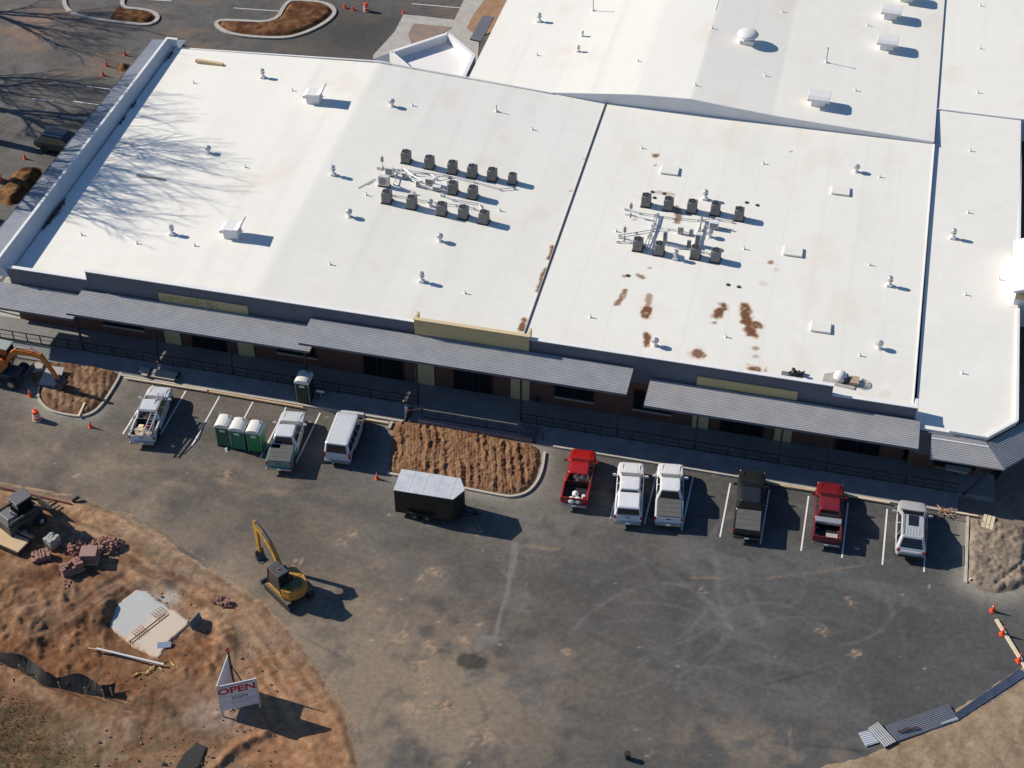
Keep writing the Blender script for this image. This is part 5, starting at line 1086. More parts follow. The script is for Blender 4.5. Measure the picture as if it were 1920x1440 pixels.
MB().rings([[(x+.12-sx, y, z+sz) for sx, sz in ((-.15, -.2*w), (.15, -.2*w), (.15, .2*w), (-.15, .2*w))] for x, y, z, w in ((0, .75, 1.35, 1.2), (0, 1.3, 2.45, 1.7), (0, 1.8, 3.15, 1.7), (0, yE*.78, 3.7, 1.2), (0, yE+.1, 3.95, .9))]).build('boom', M_EY, ex)
MB().rings([[(x+.12+sx, y+sy, z) for sx, sy in ((-.09, -.13*w), (.09, -.13*w), (.09, .13*w), (-.09, .13*w))] for x, y, z, w in ((0, yE+.25, 4.25, .7), (0, yE+.2, 3.8, 1.5), (0, yE+.15, 2.4, 1.1), (0, yE+.1, 1.35, .8))]).build('stick', M_EY, ex)
MB().tube((.12, 1.0, 1.3), (.12, 1.75, 2.55), .07).tube((.12, 1.75, 2.55), (.12, 2.0, 3.0), .04).tube((.12, 1.9, 3.5), (.12, yE*.8, 4.05), .07).tube((.12, yE*.8, 4.05), (.12, yE+.2, 4.25), .035).tube((.12, yE+.35, 3.5), (.12, yE+.35, 1.7), .05).build('hydraulic_rams', M_CHROME, ex)
MB().sprism([(yE+.2, 1.45), (yE+.35, 1.1), (yE+.3, .65), (yE-.1, .45), (yE-.45, .65), (yE-.40, .72), (yE-.05, .62), (yE+.1, .95)], -.2, .44).build('bucket', M_DK, ex)

# ================================================================== ORANGE MACHINE (left border)
bx, by = G(2, 722); M_OR = mat('burnt_orange_paint', (.50, .15, .025), .45, col2=(.64, .23, .05), scale=2.5, fine=.15)
bk = thing('wheeled_excavator', 'orange wheeled digging machine reaching over the left soil bed', 'excavator', (bx-.3, by+.9, .012), R(-93))
# local +y points along the arm (world +x)
for yy in (-1.3, 1.45):
    for s in (-1, 1):
        q = MB().wheel((s*1.0, yy, .48), .48, .36).build('wheel', M_BLACK, bk); MB().wheel((s*1.02, yy, .48), .27, .34, prof=[(.02, -.2), (.26, -.16), (.26, .16), (.02, .2)]).build('rim', mat('dusty_rim', (.42, .36, .26), .8), q)
MB().box((0, 0, .75), (1.3, 3.6, .4)).build('chassis', M_DK, bk, bevel=.04); MB().cyl((0, -.1, .95), .6, .2, 16).build('turntable', M_DK, bk)
MB().prism([(-1.1, -1.7), (1.1, -1.7), (1.2, -1.2), (1.2, .7), (-1.2, .7), (-1.2, -1.2)], 1.15, 1.45).build('deck', M_DK, bk, bevel=.04)
MB().prism([(.05, -1.75), (1.1, -1.6), (1.2, -1.0), (1.2, .72), (.05, .9)], 1.45, 2.15, [(.1, -1.6), (.95, -1.45), (1.0, -1.0), (1.0, .45), (.1, .55)]).build('engine_hood', M_OR, bk, bevel=.06)
q = MB().prism([(-1.15, -.6), (-.08, -.6), (-.08, 1.0), (-1.15, 1.0)], 1.45, 2.85, [(-1.1, -.5), (-.13, -.5), (-.13, .85), (-1.1, .85)]).build('cab', M_CARGL, bk, bevel=.03)
MB().prism([(-1.15, -.6), (-.08, -.6), (-.08, .95), (-1.15, .95)], 2.85, 2.95).build('cab_roof', mat('grey_cab_roof', (.30, .33, .32), .6), q, bevel=.03)
MB().box((-.55, -1.2, 1.8), (1.0, .95, .6)).build('side_tank', M_OR, bk, bevel=.05)
MB().rings([[(.05+sx, y, z+sz*w) for sx, sz in ((-.14, -.17), (.14, -.17), (.14, .17), (-.14, .17))] for y, z, w in ((.7, 1.6, 1.2), (1.35, 2.7, 1.5), (1.9, 3.2, 1.5), (3.4, 3.25, 1.1), (4.1, 3.1, .9))]).build('boom', M_OR, bk)
MB().rings([[(.05+sx, y+sy*w, z) for sx, sy in ((-.11, -.15), (.11, -.15), (.11, .15), (-.11, .15))] for y, z, w in ((4.0, 3.45, .8), (4.15, 3.0, 1.5), (4.7, 1.9, 1.1), (5.1, 1.05, .8))]).build('stick', M_OR, bk)
MB().tube((.05, 1.1, 1.5), (.05, 1.8, 2.7), .07).tube((.05, 1.9, 3.55), (.05, 3.3, 3.75), .07).tube((.05, 3.3, 3.75), (.05, 4.0, 3.45), .035).build('hydraulic_rams', M_CHROME, bk)
MB().sprism([(5.0, 1.25), (5.45, .95), (5.5, .45), (5.1, .18), (4.7, .38), (4.78, .46), (5.1, .3), (5.2, .9)], -.35, .45).build('bucket', M_DK, bk)
MB().box((-.5, 2.2, .7), (1.5, .14, .5)).build('front_blade', M_DK, bk)
# steel plates and block on the soil under its arm
x, y = G(97, 706, .35); t = thing('steel_plate', 'pale grey steel plate leaning under the orange arm', 'plate', (x, y, .25), R(4)); MB().at((0, 0, .15), 0, R(12)).prism([(-.75, -.95), (.65, -.95), (.8, -.2), (.75, .9), (-.65, .95)], 0, .06).build('plate', mat('dull_plate', (.34, .33, .31), .7, col2=(.42, .41, .38), scale=3), t)
x, y = G(70, 688, .3); t = thing('soil_chunk', 'broken pale concrete chunk left of the steel plate', 'rubble', (x, y, .1), .4); MB().prism([(-.6, -.4), (.5, -.5), (.7, .1), (.2, .5), (-.5, .3)], 0, .35, [(-.5, -.3), (.4, -.4), (.5, .1), (.1, .4), (-.4, .2)]).build('chunk', M_CEMENT, t)

# ================================================================== DARK TELEHANDLER (left)
x, y = G(50, 985); fk = thing('skid_loader', 'dark dusty skid loader with grey roof casting a broad shadow on the dirt', 'loader', (x, y, .05), R(-28)); fk.scale = (.9, .86, 1.05)
M_FK = mat('dusty_dark_metal', (.035, .035, .035), .6, col2=(.08, .078, .07), scale=3, fine=.2)
for yy in (-.85, .85):
    for s in (-1, 1):
        q = MB().wheel((s*.95, yy, .48), .48, .34).build('wheel', M_BLACK, fk); MB().wheel((s*.97, yy, .48), .26, .32, prof=[(.02, -.18), (.25, -.14), (.25, .14), (.02, .18)]).build('rim', M_CEMENT, q)
MB().prism([(-.8, -1.9), (.8, -1.9), (.85, 1.3), (-.85, 1.3)], .45, 1.3).build('body', M_FK, fk, bevel=.05)
MB().prism([(-.7, -1.9), (.7, -1.9), (.7, -.75), (-.7, -.75)], 1.3, 1.9, [(-.6, -1.7), (.6, -1.7), (.65, -.8), (-.65, -.8)]).build('engine_cover', MATS.get('loader_roof') or mat('loader_cover', (.15, .15, .155), .5), fk, bevel=.05)
q = MB().prism([(-.62, -.7), (.62, -.7), (.62, .8), (-.62, .8)], 1.3, 2.6, [(-.58, -.6), (.58, -.6), (.58, .65), (-.58, .65)]).build('cab', M_GLASSD, fk, bevel=.03); MB().box((0, .05, 2.66), (1.3, 1.5, .12)).build('cab_roof', mat('loader_roof', (.13, .13, .135), .5), q, bevel=.03)
MB().cyl((.2, -1.1, 1.9), .09, .3, 8).build('exhaust', M_ALU, fk)
for s in (-1, 1): MB().bar((s*.95, -1.7, 1.75), (s*.95, .9, 1.7), .16, .22).bar((s*.95, .9, 1.7), (s*.9, 1.9, .7), .14, .2).build('lift_arm', M_FK, fk)
MB().box((0, 2.0, .65), (1.9, .1, .9)).bar((-.45, 2.0, .25), (-.45, 3.1, .22), .14, .06).bar((.45, 2.0, .25), (.45, 3.1, .22), .14, .06).build('fork_carriage', M_DK, fk)

# ================================================================== BRICKS, BLOCKS, BOARDS
random.seed(31)
def pallet_stack(lab, px, py, d, m, rz, z=0.05, top=None, cat='brick stack', nm='brick_stack', rows=4):
    x, y = G(px, py, z); t = thing(nm, lab, cat, (x, y, z), rz); MB().box((0, 0, .06), (d[0]*1.04, d[1]*1.04, .1)).build('pallet', M_WOOD, t); mb = MB()
    nx, ny, nz = max(2, int(d[0]/.2)), max(2, int(d[1]/.3)), rows
    for i in range(nx):
        for j in range(ny):
            for k in range(nz):
                if k == nz-1 and random.random() < (.0 if top else .25): continue
                q = .05 if k == nz-1 else .012; mb.box((-d[0]/2+d[0]*(i+.5)/nx+random.uniform(-q, q), -d[1]/2+d[1]*(j+.5)/ny+random.uniform(-q, q), .12+d[2]*(k+.5)/nz), (d[0]/nx-.02, d[1]/ny-.02, d[2]/nz-.008), random.uniform(-.25, .25) if (k == nz-1 and not top) else random.uniform(-.03, .03))
    mb.build('bricks', m, t)
    if top: MB().box((0, 0, .13+d[2]), (d[0]*.98, d[1]*.98, .03)).build('cover_sheet', top, t)
pallet_stack('cube of red bricks with a dull brown cover beside the tumbled pile', 170, 1050, (1.15, 1.0, .8), M_BRK, R(14), .1, mat('dusty_pink_sheet', (.30, .20, .17), .9))
pallet_stack('low disordered cube of red brick, leftmost of the brick stacks', 78, 1050, (1.2, .85, .55), M_BRK, R(35), .1)
pallet_stack('grey block stack striped on top near the dark loader', 100, 1022, (.75, .95, .75), M_CEMENT, R(-25), .05, None, 'block stack', 'block_stack', 4)
pallet_stack('long leaning stack of red bricks above the broad shadow', 136, 1072, (.7, 1.5, .7), M_BRK, R(-42), .1)
bn = [0]; proto = MB().box((0, 0, 0), (.22, .10, .075)).build('loose_brick', M_BRK); proto_used = [False]
def bricks(lab, px, py, n, rx, ry, h, rot=0, grp=None):
    cx, cy = G(px, py)
    for k in range(n):
        o = proto.copy() if proto_used[0] else proto
        if proto_used[0]: COL.objects.link(o)
        proto_used[0] = True
        a = random.uniform(0, 6.28); r = math.sqrt(random.random()); u, v = r*math.cos(a)*rx, r*math.sin(a)*ry
        x = cx+u*math.cos(rot)-v*math.sin(rot); y = cy+u*math.sin(rot)+v*math.cos(rot)
        o.location = (x, y, .12+h*(1-r*r)*random.uniform(.5, 1)); o.rotation_euler = (random.uniform(-.6, .6), random.uniform(-.6, .6), random.uniform(0, 3.1)); s = random.uniform(1.3, 1.9); o.scale = (s, s, s)
        tag(o, lab, 'brick', grp or lab)
bricks('loose pink bricks in the tumbled pile right of the stacks', 200, 1028, 95, 1.25, .85, .65, .3)
bricks('loose bricks scattered between the stacks and the block stack', 138, 1028, 42, .9, .7, .4)
bricks('loose bricks of the small lone pile beside the slab', 418, 1132, 50, .85, .35, .35, -.15)
bricks('loose bricks strewn below the leaning brick stack', 130, 1100, 18, .5, .9, .1)
# core of each pile so that it does not float
for px, py, rx_, ry_, h, lab in ((200, 1028, 1.1, .7, .45, 'rubble heart of the tumbled brick pile'), (418, 1132, .75, .28, .25, 'rubble heart of the small lone brick pile')):
    x, y = G(px, py); tag(MB().at((x, y, 0), .3 if px < 300 else -.15).lathe([(1, 0), (.7, .6), (.3, .95), (.02, 1.)], n=12).build('brick_rubble', M_BRK), lab, 'rubble')
    o = bpy.data.objects[[q.name for q in bpy.data.objects if q.name.startswith('brick_rubble')][-1]]
    me = o.data
    for v in me.vertices: v.co.x = x+(v.co.x-x)*rx_; v.co.y = y+(v.co.y-y)*ry_; v.co.z *= h
t = thing('flat_trailer', 'tan plywood topped flatbed at the left border below the dark loader', 'flatbed', (*G(20, 1022), .3), R(-14))
MB().box((0, 0, .2), (2.6, 1.3, .1)).build('plywood_deck', mat('tan_plywood', (.50, .36, .20), .8, col2=(.58, .43, .25), scale=2), t); MB().box((0, .85, .45), (3.0, .22, .2)).build('side_beam', mat('purple_brown_steel', (.26, .17, .16), .7), t); MB().box((0, -.68, .1), (2.6, .1, .3)).box((1.35, 0, .1), (.1, 1.4, .3)).build('frame', M_DARKM, t)
# reddish pipe along the dirt edge
a, b = G3(-40, 905, .2), G3(132, 944, .2); tag(MB().tube((a[0], a[1], .25), (b[0], b[1], .2), .07, 8).build('rusty_pipe', mat('rusty_red_steel', (.16, .05, .035), .8)), 'long rusty pipe along the upper dirt edge behind the loader', 'pipe')
tag(MB().tube(G3(135, 940, .15), G3(148, 931, .3), .13, 8).build('black_stub', M_BLACK), 'short black stub at the end of the rusty pipe', 'pipe')
# white pipe below the slab
a, b = G3(181, 1216, .58), G3(307, 1246, .42); tag(MB().tube(a, b, .075, 10).build('white_pipe', M_WHITE), 'long white pipe lying below the concrete slab', 'pipe')
a, b = G3(165, 1215, .5), G3(181, 1217, .56); tag(MB().tube(a, b, .04, 6).build('wood_stake', M_WOOD), 'short wood stake at the left tip of the white pipe', 'stake')
# caution tape
random.seed(41)
def tape(lab, pts, nseg=26):
    P = smooth_poly([G(*p) for p in pts], 3, False); mb = MB(); prev = None
    for k, (x, y) in enumerate(P):
        z = .16+.12*random.random(); tw = random.uniform(-.6, .6); w = .055; q = ((x-w*math.cos(tw), y-w*math.sin(tw), z), (x+w*math.cos(tw), y+w*math.sin(tw), z+.03))
        if prev: mb.quad([prev[0], prev[1], q[1], q[0]], .004)
        prev = q
    tag(mb.build('caution_tape', mat('yellow_tape', (.45, .36, .09), .6)), lab, 'tape', 'crumpled yellow tape')
tape('crumpled yellow tape left of the slab', [(167, 1155), (172, 1175), (165, 1188), (175, 1200), (168, 1210)]); tape('crumpled yellow tape below the white pipe', [(248, 1272), (265, 1262), (272, 1270), (285, 1255), (297, 1250), (305, 1262)]); tape('crumpled yellow tape at the right end of the white pipe', [(306, 1247), (318, 1240), (325, 1252), (333, 1256)])
# concrete slab with rebar
sp_ = [G(*p, .2) for p in ((193, 1166), (205, 1150), (228, 1128), (257, 1105), (275, 1108), (300, 1128), (330, 1148), (354, 1163), (352, 1172), (330, 1190), (312, 1212), (296, 1233), (278, 1228), (240, 1202), (205, 1178))]
cx = sum(p[0] for p in sp_)/len(sp_); cy = sum(p[1] for p in sp_)/len(sp_)
sb = thing('concrete_slab', 'fresh pale concrete pad with dusty tan lower half in the dirt', 'slab', (cx, cy, 0))
xs = np.arange(cx-4.2, cx+4.2, .08); ys = np.arange(cy-4.5, cy+4.5, .08); X, Y = np.meshgrid(xs, ys); sdm = sdist(X, Y, sp_)+.42*(fbm(X*1.6, Y*1.6, 1001)-.5)+.06
C = np.empty(X.shape+(3,)); C[...] = np.array([.44, .45, .44]); C *= (1+.12*(fbm(X*1.2, Y*1.2, 1003)-.5))[..., None]
ax, ay = G(225, 1195, .2); bx_, by_ = G(315, 1135, .2); side = ((bx_-ax)*(Y-ay)-(by_-ay)*(X-ax))/math.hypot(bx_-ax, by_-ay)
C = mix(C, (.60, .47, .34), .7*ss(.25, -.5, side+.5*(fbm(X*1.1, Y*1.1, 1005)-.5))); C = mix(C, (.35, .21, .12), .7*ss(.3, .0, sdm))
o = grid_mesh('pad', xs, ys, .06+.16*ss(-.05, .12, sdm), C, mat('pad_concrete', (0, 0, 0), .85, attr='Col', fine=.08, fscale=5), mask=sdm > -.1); o.parent = sb; o.location = (-cx, -cy, 0)
def rebar(px0, py0, px1, py1, z0=.24, z1=.24, r=.022): a, b = G3(px0, py0, z0), G3(px1, py1, z1); return ((a[0]-cx, a[1]-cy, a[2]), (b[0]-cx, b[1]-cy, b[2]), r)
M_RB = mat('rusty_rebar', (.26, .12, .06), .8)
mb = MB(); mb.tube(*rebar(238, 1206, 310, 1150)); mb.tube(*rebar(245, 1207, 316, 1152)); mb.build('rebar_run', M_RB, sb)
for (qx, qy) in ((262, 1185), (299, 1150)):
    mb = MB()
    for k in range(-2, 3):
        mb.tube(*rebar(qx+k*4.2-8, qy-k*3.2-7, qx+k*4.2+8, qy-k*3.2+7)); x, y = G(qx+k*4, qy-k*3, .2); mb.tube((x-cx, y-cy, .2), (x-cx, y-cy, .42), .02)
    mb.build('rebar_cage', M_RB, sb)
# grey debris sheets beside the slab
x, y = G(368, 1170, .2); tag(MB().at((x, y, .45), R(75), R(70)).box((0, 0, 0), (1.1, .7, .04)).build('tarp_panel', mat('blue_grey_panel', (.10, .13, .15), .6)), 'dark blue grey panel standing in the dirt right of the slab', 'panel')
x, y = G(308, 1210, .2); tag(MB().at((x, y, .25), R(20), R(8)).box((0, 0, 0), (.9, .45, .03)).build('plastic_sheet', mat('pale_blue_sheet', (.20, .26, .34), .5)), 'small blue grey sheet at the lower right corner of the slab', 'sheet')
# silt fence
pts = smooth_poly([G(*p) for p in ((-30, 1238), (0, 1246), (40, 1262), (65, 1282), (90, 1292), (130, 1300), (170, 1309), (195, 1312), (212, 1308))], 2, False); random.seed(51)
mb = MB(); n = len(pts); rs = []
for k, (x, y) in enumerate(pts):
    h = (1.15+.2*math.sin(k*.9))*(1 if k < n-8 else .8); le = .55+.22*math.sin(k*.55+1)
    rs.append([(x, y, .0), (x+.0, y+.03, .0), (x+.04, y+le*.5+.06*math.sin(k*1.7), h*.55), (x+.02, y+le, h), (x, y+le-.03, h), (x, y+le*.5-.03, h*.55)])
mb.rings(rs); t = thing('silt_fence', 'sagging black silt fence across the dirt at the lower left', 'fence', (0, 0, 0)); mb.build('fabric', mat('black_fabric', (.018, .015, .015), .75, col2=(.035, .03, .03), scale=2), t)
for k in range(0, n, 5): MB().box((pts[k][0], pts[k][1]-.03, .5), (.05, .05, 1.1)).build('stake', M_WOOD, t)
x, y = G(199, 1306); tag(MB().at((x, y, .2)).lathe([(.14, 0), (.11, .25), (.02, .45)], n=8).build('red_marker', M_ORG), 'small red marker at the right end of the silt fence', 'marker')
# dark torn sheet on the bottom border
P = [G(*p, .1) for p in ((370, 1395), (387, 1402), (372, 1440), (325, 1450), (345, 1415))]; tag(MB().prism(P, .12, .2).build('black_sheet', M_BLACK), 'black sheet lying at the bottom border', 'sheet')
# grass clumps at the bottom left
mb = MB(); random.seed(61)
for k in range(7000):
    px = random.uniform(-20, 190); py = random.uniform(1290, 1450)
    if random.random() > (1.0-px/190)*1.2-(1440-py)/260: continue
    x, y = G(px, py); hh = random.uniform(.05, .16); a = random.uniform(0, 3.14); w = random.uniform(.02, .06)
    mb.add([(x-w*math.cos(a), y-w*math.sin(a), .0), (x+w*math.cos(a), y+w*math.sin(a), .0), (x+random.uniform(-.07, .07), y+random.uniform(-.07, .07), .06+hh)], [(0, 1, 2)])
tag(mb.build('rough_grass', mat('dry_grass', (.11, .10, .045), .9, col2=(.20, .16, .08), scale=3)), 'rough dull green grass at the lower left corner', 'grass', kind='stuff')
# clods and stones on the dirt
mb = MB(); random.seed(63)
for k in range(520):
    px = random.uniform(-10, 520); py = random.uniform(1090, 1440)
    if (px > 380 and py < 1180) or (px < 180 and py > 1300): continue
    x, y = G(px, py); s = random.uniform(.03, .09)*(1.8 if random.random() < .05 else 1)
    mb.at((x, y, .10+random.uniform(0, .06)), random.uniform(0, 3), random.uniform(0, 2)).prism([(-s, -s*.6), (s*.5, -s), (s, s*.3), (-.2*s, s)], -s*.6, s*.6, [(-s*.5, -s*.3), (s*.3, -s*.5), (s*.5, s*.2), (-.1*s, s*.5)])
mb.T = None
tag(mb.build('dirt_clods', mat('clay_clods', (.22, .13, .08), .95, col2=(.34, .23, .15), scale=.9)), 'scattered clay clods and stones over the dirt', 'clods', kind='stuff')

# ================================================================== V-SHAPED OPEN SIGN
ZT, ZB = 3.15, .68
A0 = Vector(G(405, 1288, ZT)); A1 = Vector(G(478, 1272, ZT)); A2 = Vector(G(427, 1228, ZT))
sg = thing('open_sign', 'white two-panel V-shaped board sign with red OPEN lettering', 'sign', (A0.x, A0.y, 0))
def panel(B, name, th=.05):
    d = (B-A0); a = math.atan2(d.y, d.x); L = d.length; q = MB().box((L/2, 0, (ZT+ZB)/2), (L, th, ZT-ZB)).build(name, mat('white_sign_board', (.66, .66, .68), .5, col2=(.74, .74, .76), scale=1), sg); q.rotation_euler = (0, 0, a); return q, L
p1, L1 = panel(A1, 'front_panel'); p2, L2 = panel(A2, 'side_panel')
mb = MB().box((.06, .06, 1.6), (.1, .1, 3.3)); mb.build('post', M_WOODL, sg); d1 = A1-A0; MB().box((d1.x, d1.y+.07, 1.55), (.1, .1, 3.1)).build('post', M_WOODL, sg); d2 = A2-A0; MB().box((d2.x+.07, d2.y, 1.7), (.1, .1, 3.5)).build('post', M_DARKM, sg)
MB().at((d2.x+.02, d2.y+.02, 3.6)).box((0, 0, 0), (.30, .04, .30)).box((.08, 0, .24), (.2, .03, .16)).build('flag', mat('pink_red_flag', (.60, .10, .09), .7), sg)
MB().bar((d2.x, d2.y, 2.4), (d2.x+1.3, d2.y-.4, .1), .06, .06).build('brace', M_DARKM, sg)
M_SR = mat('sign_red', (.50, .02, .03), .5); M_SB = mat('sign_navy', (.06, .06, .14), .5); M_SG = mat('sign_grey_lines', (.33, .34, .42), .5)
def text(s, size, x, z, m, par, name, ext=.006, sx=1., bold=0.):
    c = bpy.data.curves.new(name, 'FONT'); c.body = s; c.size = size; c.extrude = ext; c.align_x = 'CENTER'; c.align_y = 'CENTER'; c.offset = bold
    o = bpy.data.objects.new(name, c); COL.objects.link(o); bpy.context.view_layer.update()
    dg = bpy.context.evaluated_depsgraph_get(); me = bpy.data.meshes.new_from_object(o.evaluated_get(dg)); bpy.data.objects.remove(o); me.materials.clear(); me.materials.append(m)
    q = bpy.data.objects.new(name, me); COL.objects.link(q); q.parent = par; q.rotation_euler = (R(90), 0, 0); q.location = (x, -.035, z); q.scale = (sx, 1, 1); return q
text('OPEN', .82, L1/2, ZT-.62, M_SR, p1, 'lettering', sx=1.12, bold=.022)
mb = MB(); mb.box((L1/2, -.03, ZT-.14), (L1*.86, .01, .10)); mb.box((L1/2, -.03, ZT-1.12), (L1*.92, .01, .025)); mb.build('rule_lines', M_SG, p1)
text('CGM', .36, L1/2+.1, ZT-1.38, M_SB, p1, 'company_mark', sx=1.3)
mb = MB(); random.seed(71); z = ZT-1.68
for row, (u0, u1) in enumerate(((.14, .95), (.3, .8))):
    x = L1*u0
    while x < L1*u1: w = random.uniform(.03, .09); mb.box((x, -.03, z-row*.2), (w, .01, .07)); x += w+random.uniform(.02, .06)
mb.build('small_print', M_SG, p1)

# ================================================================== SHEET METAL STACKS (lower right)
def corr_sheet(mb, P, nr, z, h=.04, t=.02):    # P: four corners, ribs run from side 0-1 to side 3-2
    c = [Vector((*p, 0)) for p in P]; vs = []; m = nr*4
    for k in range(m+1):
        u = k/m; a = c[0]*(1-u)+c[3]*u; b = c[1]*(1-u)+c[2]*u; hh = (h if k % 4 in (1, 2) else 0); vs += [(a.x, a.y, z+hh), (b.x, b.y, z+hh)]
    n = len(vs); vs2 = vs+[(x, y, zz-t) for x, y, zz in vs]; fs = [(2*k, 2*k+1, 2*k+3, 2*k+2) for k in range(m)]+[(n+2*k+2, n+2*k+3, n+2*k+1, n+2*k) for k in range(m)]+[(2*k+2, n+2*k+2, n+2*k, 2*k) for k in range(m)]+[(2*k+1, n+2*k+1, n+2*k+3, 2*k+3) for k in range(m)]
    fs += [(0, n, n+1, 1), (2*m+1, n+2*m+1, n+2*m, 2*m)]; mb.add(vs2, fs)
MS_G = mat('grey_sheet_metal', (.24, .25, .27), .45, .4, col2=(.30, .31, .33), scale=2); MS_L = mat('pale_sheet_metal', (.62, .65, .68), .4, .2)
z8 = lambda u, v, zz=.1: G(1560+u/4.8, 1120+v/4.8, zz)
def sheet(lab, corners, nr, z, m, layers=1):
    t = thing('sheet_metal_stack', lab, 'sheet metal', (0, 0, 0), 0, 'corrugated sheet stacks'); 
    for k in range(layers): mb = MB(); corr_sheet(mb, [z8(*c, z) for c in corners], nr, z-k*.05); mb.build('corrugated_sheet', m, t)
sheet('pale corrugated sheets at the lower left tip of the metal stacks', [(238, 1218), (330, 1195), (430, 1310), (305, 1340)][::1] and [(238, 1218), (400, 1180), (470, 1290), (305, 1340)], 7, .10, MS_L, 2)
sheet('grey corrugated sheets laid crosswise over the pale ones', [(325, 1178), (415, 1118), (580, 1295), (480, 1348)][::1] and [(415, 1118), (580, 1295), (475, 1348), (325, 1178)], 6, .24, MS_G, 3)
sheet('long grey corrugated sheets forming the middle stack', [(480, 1160), (1050, 962), (1140, 1105), (575, 1300)], 10, .16, MS_G, 3)
sheet('short pale sheet at the right foot of the middle stack', [(985, 1130), (1125, 1078), (1140, 1102), (990, 1148)], 2, .19, MS_L, 1)
sheet('narrow bluish sheets bundled up to the right border', [(1105, 1045), (1690, 640), (1760, 700), (1150, 1100)], 5, .15, mat('blue_grey_sheet', (.12, .15, .21), .4, .4, col2=(.18, .21, .27), scale=2), 3)
sheet('thin bluish trim strips below the sheet bundle', [(1310, 1010), (1740, 735), (1750, 745), (1320, 1020)], 1, .08, mat('trim_metal', (.26, .29, .33), .4, .4), 1)
a, b = z8(590, 1205, .3), z8(775, 1168, .3); tag(MB().bar((*a, .32), (*b, .32), .13, .06).build('rusty_angle_iron', mat('dark_rusty_iron', (.07, .04, .035), .8)), 'dark rusty angle iron on the long grey sheets', 'angle iron')

# ================================================================== SMALL THINGS ON THE WALK AND LOT
t = thing('lumber_bundle', 'pale lumber bundle wrapped in dark straps on the sidewalk behind the ladder pickup', 'lumber', (*G(308, 707, .2), .22), R(0))
MB().box((-.5, .25, .1), (3.3, .5, .2)).box((-.3, -.18, .07), (3.0, .28, .14)).build('boards', mat('dusty_lumber', (.36, .32, .27), .8, col2=(.46, .41, .34), scale=3), t); MB().box((-1.2, .05, .12), (.08, 1.0, .26)).box((1.1, .05, .12), (.12, 1.0, .28)).build('strap', M_BLKP, t)
x, y = G(602, 745, .3); t = thing('standpipe', 'pale twin valve standpipe on the sidewalk right of the lone toilet', 'standpipe', (x, y, .2)); MB().cyl((0, 0, 0), .08, .7, 10).build('riser', M_GREY, t); MB().tube((-.3, 0, .72), (.3, .0, .72), .1, 10).build('valves', M_WHITE, t)
a, b = G3(757, 753, .5), G3(765, 736, 1.3); tag(MB().bar(a, b, .14, .12).build('leaning_post_offcut', M_WOODL), 'pale timber offcut leaning near the landing rail', 'timber')
x, y = G(151, 772, .3); tag(MB().bar((*G(147, 781, .2), .22), (*G(159, 757, .2), .30), .16, .06).build('plank', M_WOODL), 'pale plank across the kerb of the left soil bed', 'plank')
t = thing('pallet_boards', 'pale short board stack at the top of the right soil bed', 'boards', (*G(1853, 979, .15), .08), R(-8))
for k in range(3): MB().box((-.28+.28*k, 0, .06), (.24, 1.35, .1)).build('board', M_WOODL, t)
random.seed(77); mb = MB(); x, y = G(1777, 960, .15)
for k in range(14): mb.at((x+random.uniform(-.7, .4), y+random.uniform(-.4, .3), .2+random.uniform(0, .12)), random.uniform(0, 3)).box((0, 0, 0), (random.uniform(.3, .9), .06, .03))
mb.T = None; tag(mb.build('splintered_wood', mat('splinters', (.40, .24, .16), .85)), 'heap of splintered wood on the kerb right of the silver SUV', 'wood scraps')
x, y = G(1792, 888, .5); t = thing('wheelbarrow', 'grey wheelbarrow shape in the shade under the right corner canopy', 'wheelbarrow', (x, y, .5), R(-5)); MB().prism([(-.7, -.35), (.7, -.35), (.85, .0), (.7, .35), (-.7, .35)], .45, .75, [(-.85, -.45), (.85, -.45), (1.0, 0), (.85, .45), (-.85, .45)]).build('tray', M_CEMENT, t); MB().wheel((0, 0, 0), .2, .1).build('wheel', M_BLACK, t); MB().bar((-1.5, -.3, .5), (.5, -.2, .4), .05, .05).bar((-1.5, .3, .5), (.5, .2, .4), .05, .05).build('handle', M_WOOD, t)
x, y = G(1176, 1422); t = thing('small_dark_bin', 'small dark object at the bottom border', 'bin', (x, y, .01)); MB().lathe([(.16, 0), (.2, .5), (.2, .55)], n=10).build('tub', M_BLACK, t)
x, y = G(425, 843); tag(MB().at((x, y, .05)).lathe([(.10, -.04), (.12, .05), (.04, .12)], n=8).build('white_jug', M_WHITE), 'small white jug on the asphalt below the toilets', 'jug')
mb = MB(); x, y = G(1818, 1089); tag(MB().cyl((x, y, 0), .07, .25, 8).build('white_stub', M_WHITE), 'white pipe stub at the foot of the right kerb', 'pipe')
# litter on the porch, rear lot
for px, py, lab in ((511, 676, 'white scrap on the porch floor behind the fence'), (388, 614, 'white scrap on the second canopy')):
    pass

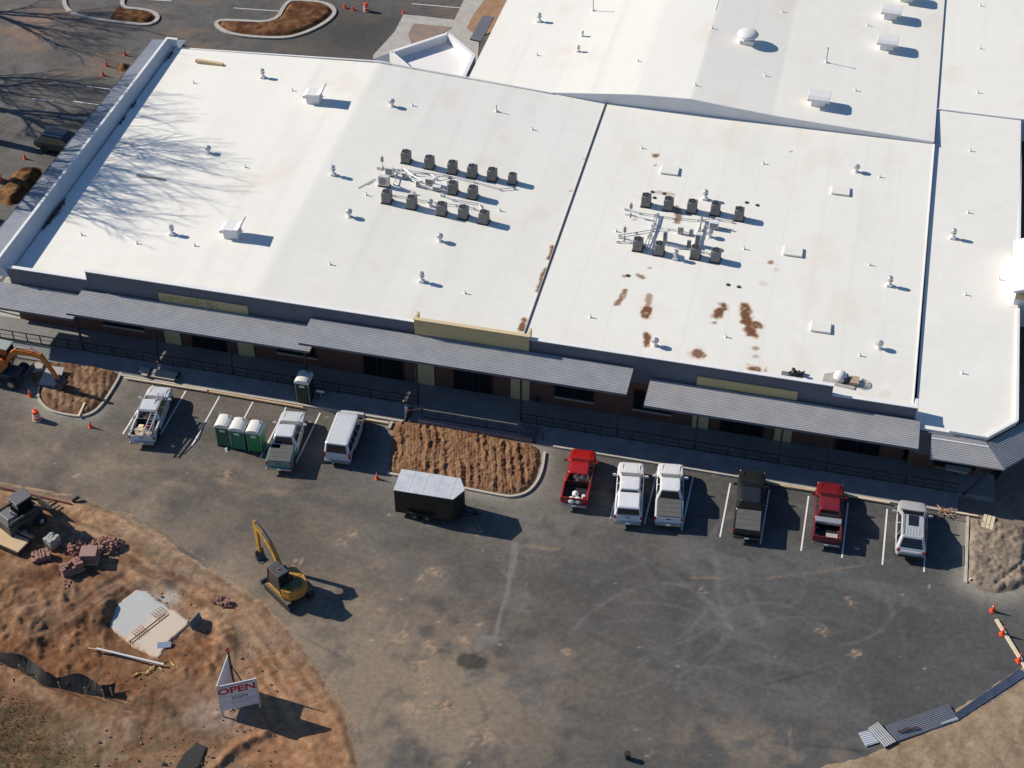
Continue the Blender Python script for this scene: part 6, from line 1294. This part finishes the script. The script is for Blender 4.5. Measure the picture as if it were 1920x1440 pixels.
# ================================================================== BARE TREES beyond the left border (their branch shadows cross the roof)
def bare_tree(x, y, H, seed, lab):
    rnd = random.Random(seed); t = thing('bare_tree', lab, 'tree', (x, y, 0), 0, 'bare trees beside the side lot'); tr_ = MB(); br = MB(); cnt = [0]
    def grow(p, d, L, r, lev):
        n = 3; q = p
        for k in range(n):
            d2 = (d+Vector((rnd.uniform(-1, 1), rnd.uniform(-1, 1), rnd.uniform(-.4, .8)))*(.10 if lev == 0 else .2)).normalized(); e = q+d2*L/n; r1 = r*(1-.22*(k+1)/n)
            (tr_ if lev == 0 else br).tube(q, e, r*(1-.22*k/n), 6 if lev < 2 else 4, r1); q = e; d = d2; cnt[0] += 1
            if lev > 0 and lev < 5:
                if rnd.random() < .95: side(q, d, L*.6, r1*.5, lev+1)
        if lev < 5:
            for k in range(2 if lev else 4): side(q, d, L*.74, r1*(.68 if lev else .52), lev+1, .5)
    def side(q, d, L, r, lev, sp=.85):
        if r < .007: return
        u = Vector((rnd.uniform(-1, 1), rnd.uniform(-1, 1), rnd.uniform(-.1, .6))).normalized(); grow(q, (d+u*sp).normalized(), L*rnd.uniform(.8, 1.1), r, lev)
    grow(Vector((0, 0, -.1)), Vector((0, 0, 1)), H*.30, H*.021, 0); tr_.build('trunk', mat('grey_bark', (.12, .10, .085), .9, col2=(.18, .155, .13), scale=3), t); br.build('branches', MATS['grey_bark'], t)
def tree_at(px, py, X0, H, seed, lab):
    gx, gy = G(px, py); bare_tree(X0, gy-math.tan(SUN_AZ)*(X0-gx)*1, H, seed, lab)
tree_at(60, 185, -92, 27, 5, 'tall bare tree beyond the upper left border'); tree_at(100, 315, -83, 27, 9, 'tall bare tree beyond the left border, nearer the building')
tree_at(60, 395, -80, 25, 14, 'bare tree beyond the left border beside the mulch bed'); tree_at(90, 12, -100, 22, 23, 'bare tree beyond the top left corner'); tree_at(60, 130, -96, 22, 29, 'slim bare tree beyond the left border')
tree_at(60, 245, -86, 28, 37, 'broad bare tree beyond the left border, middle of the row')
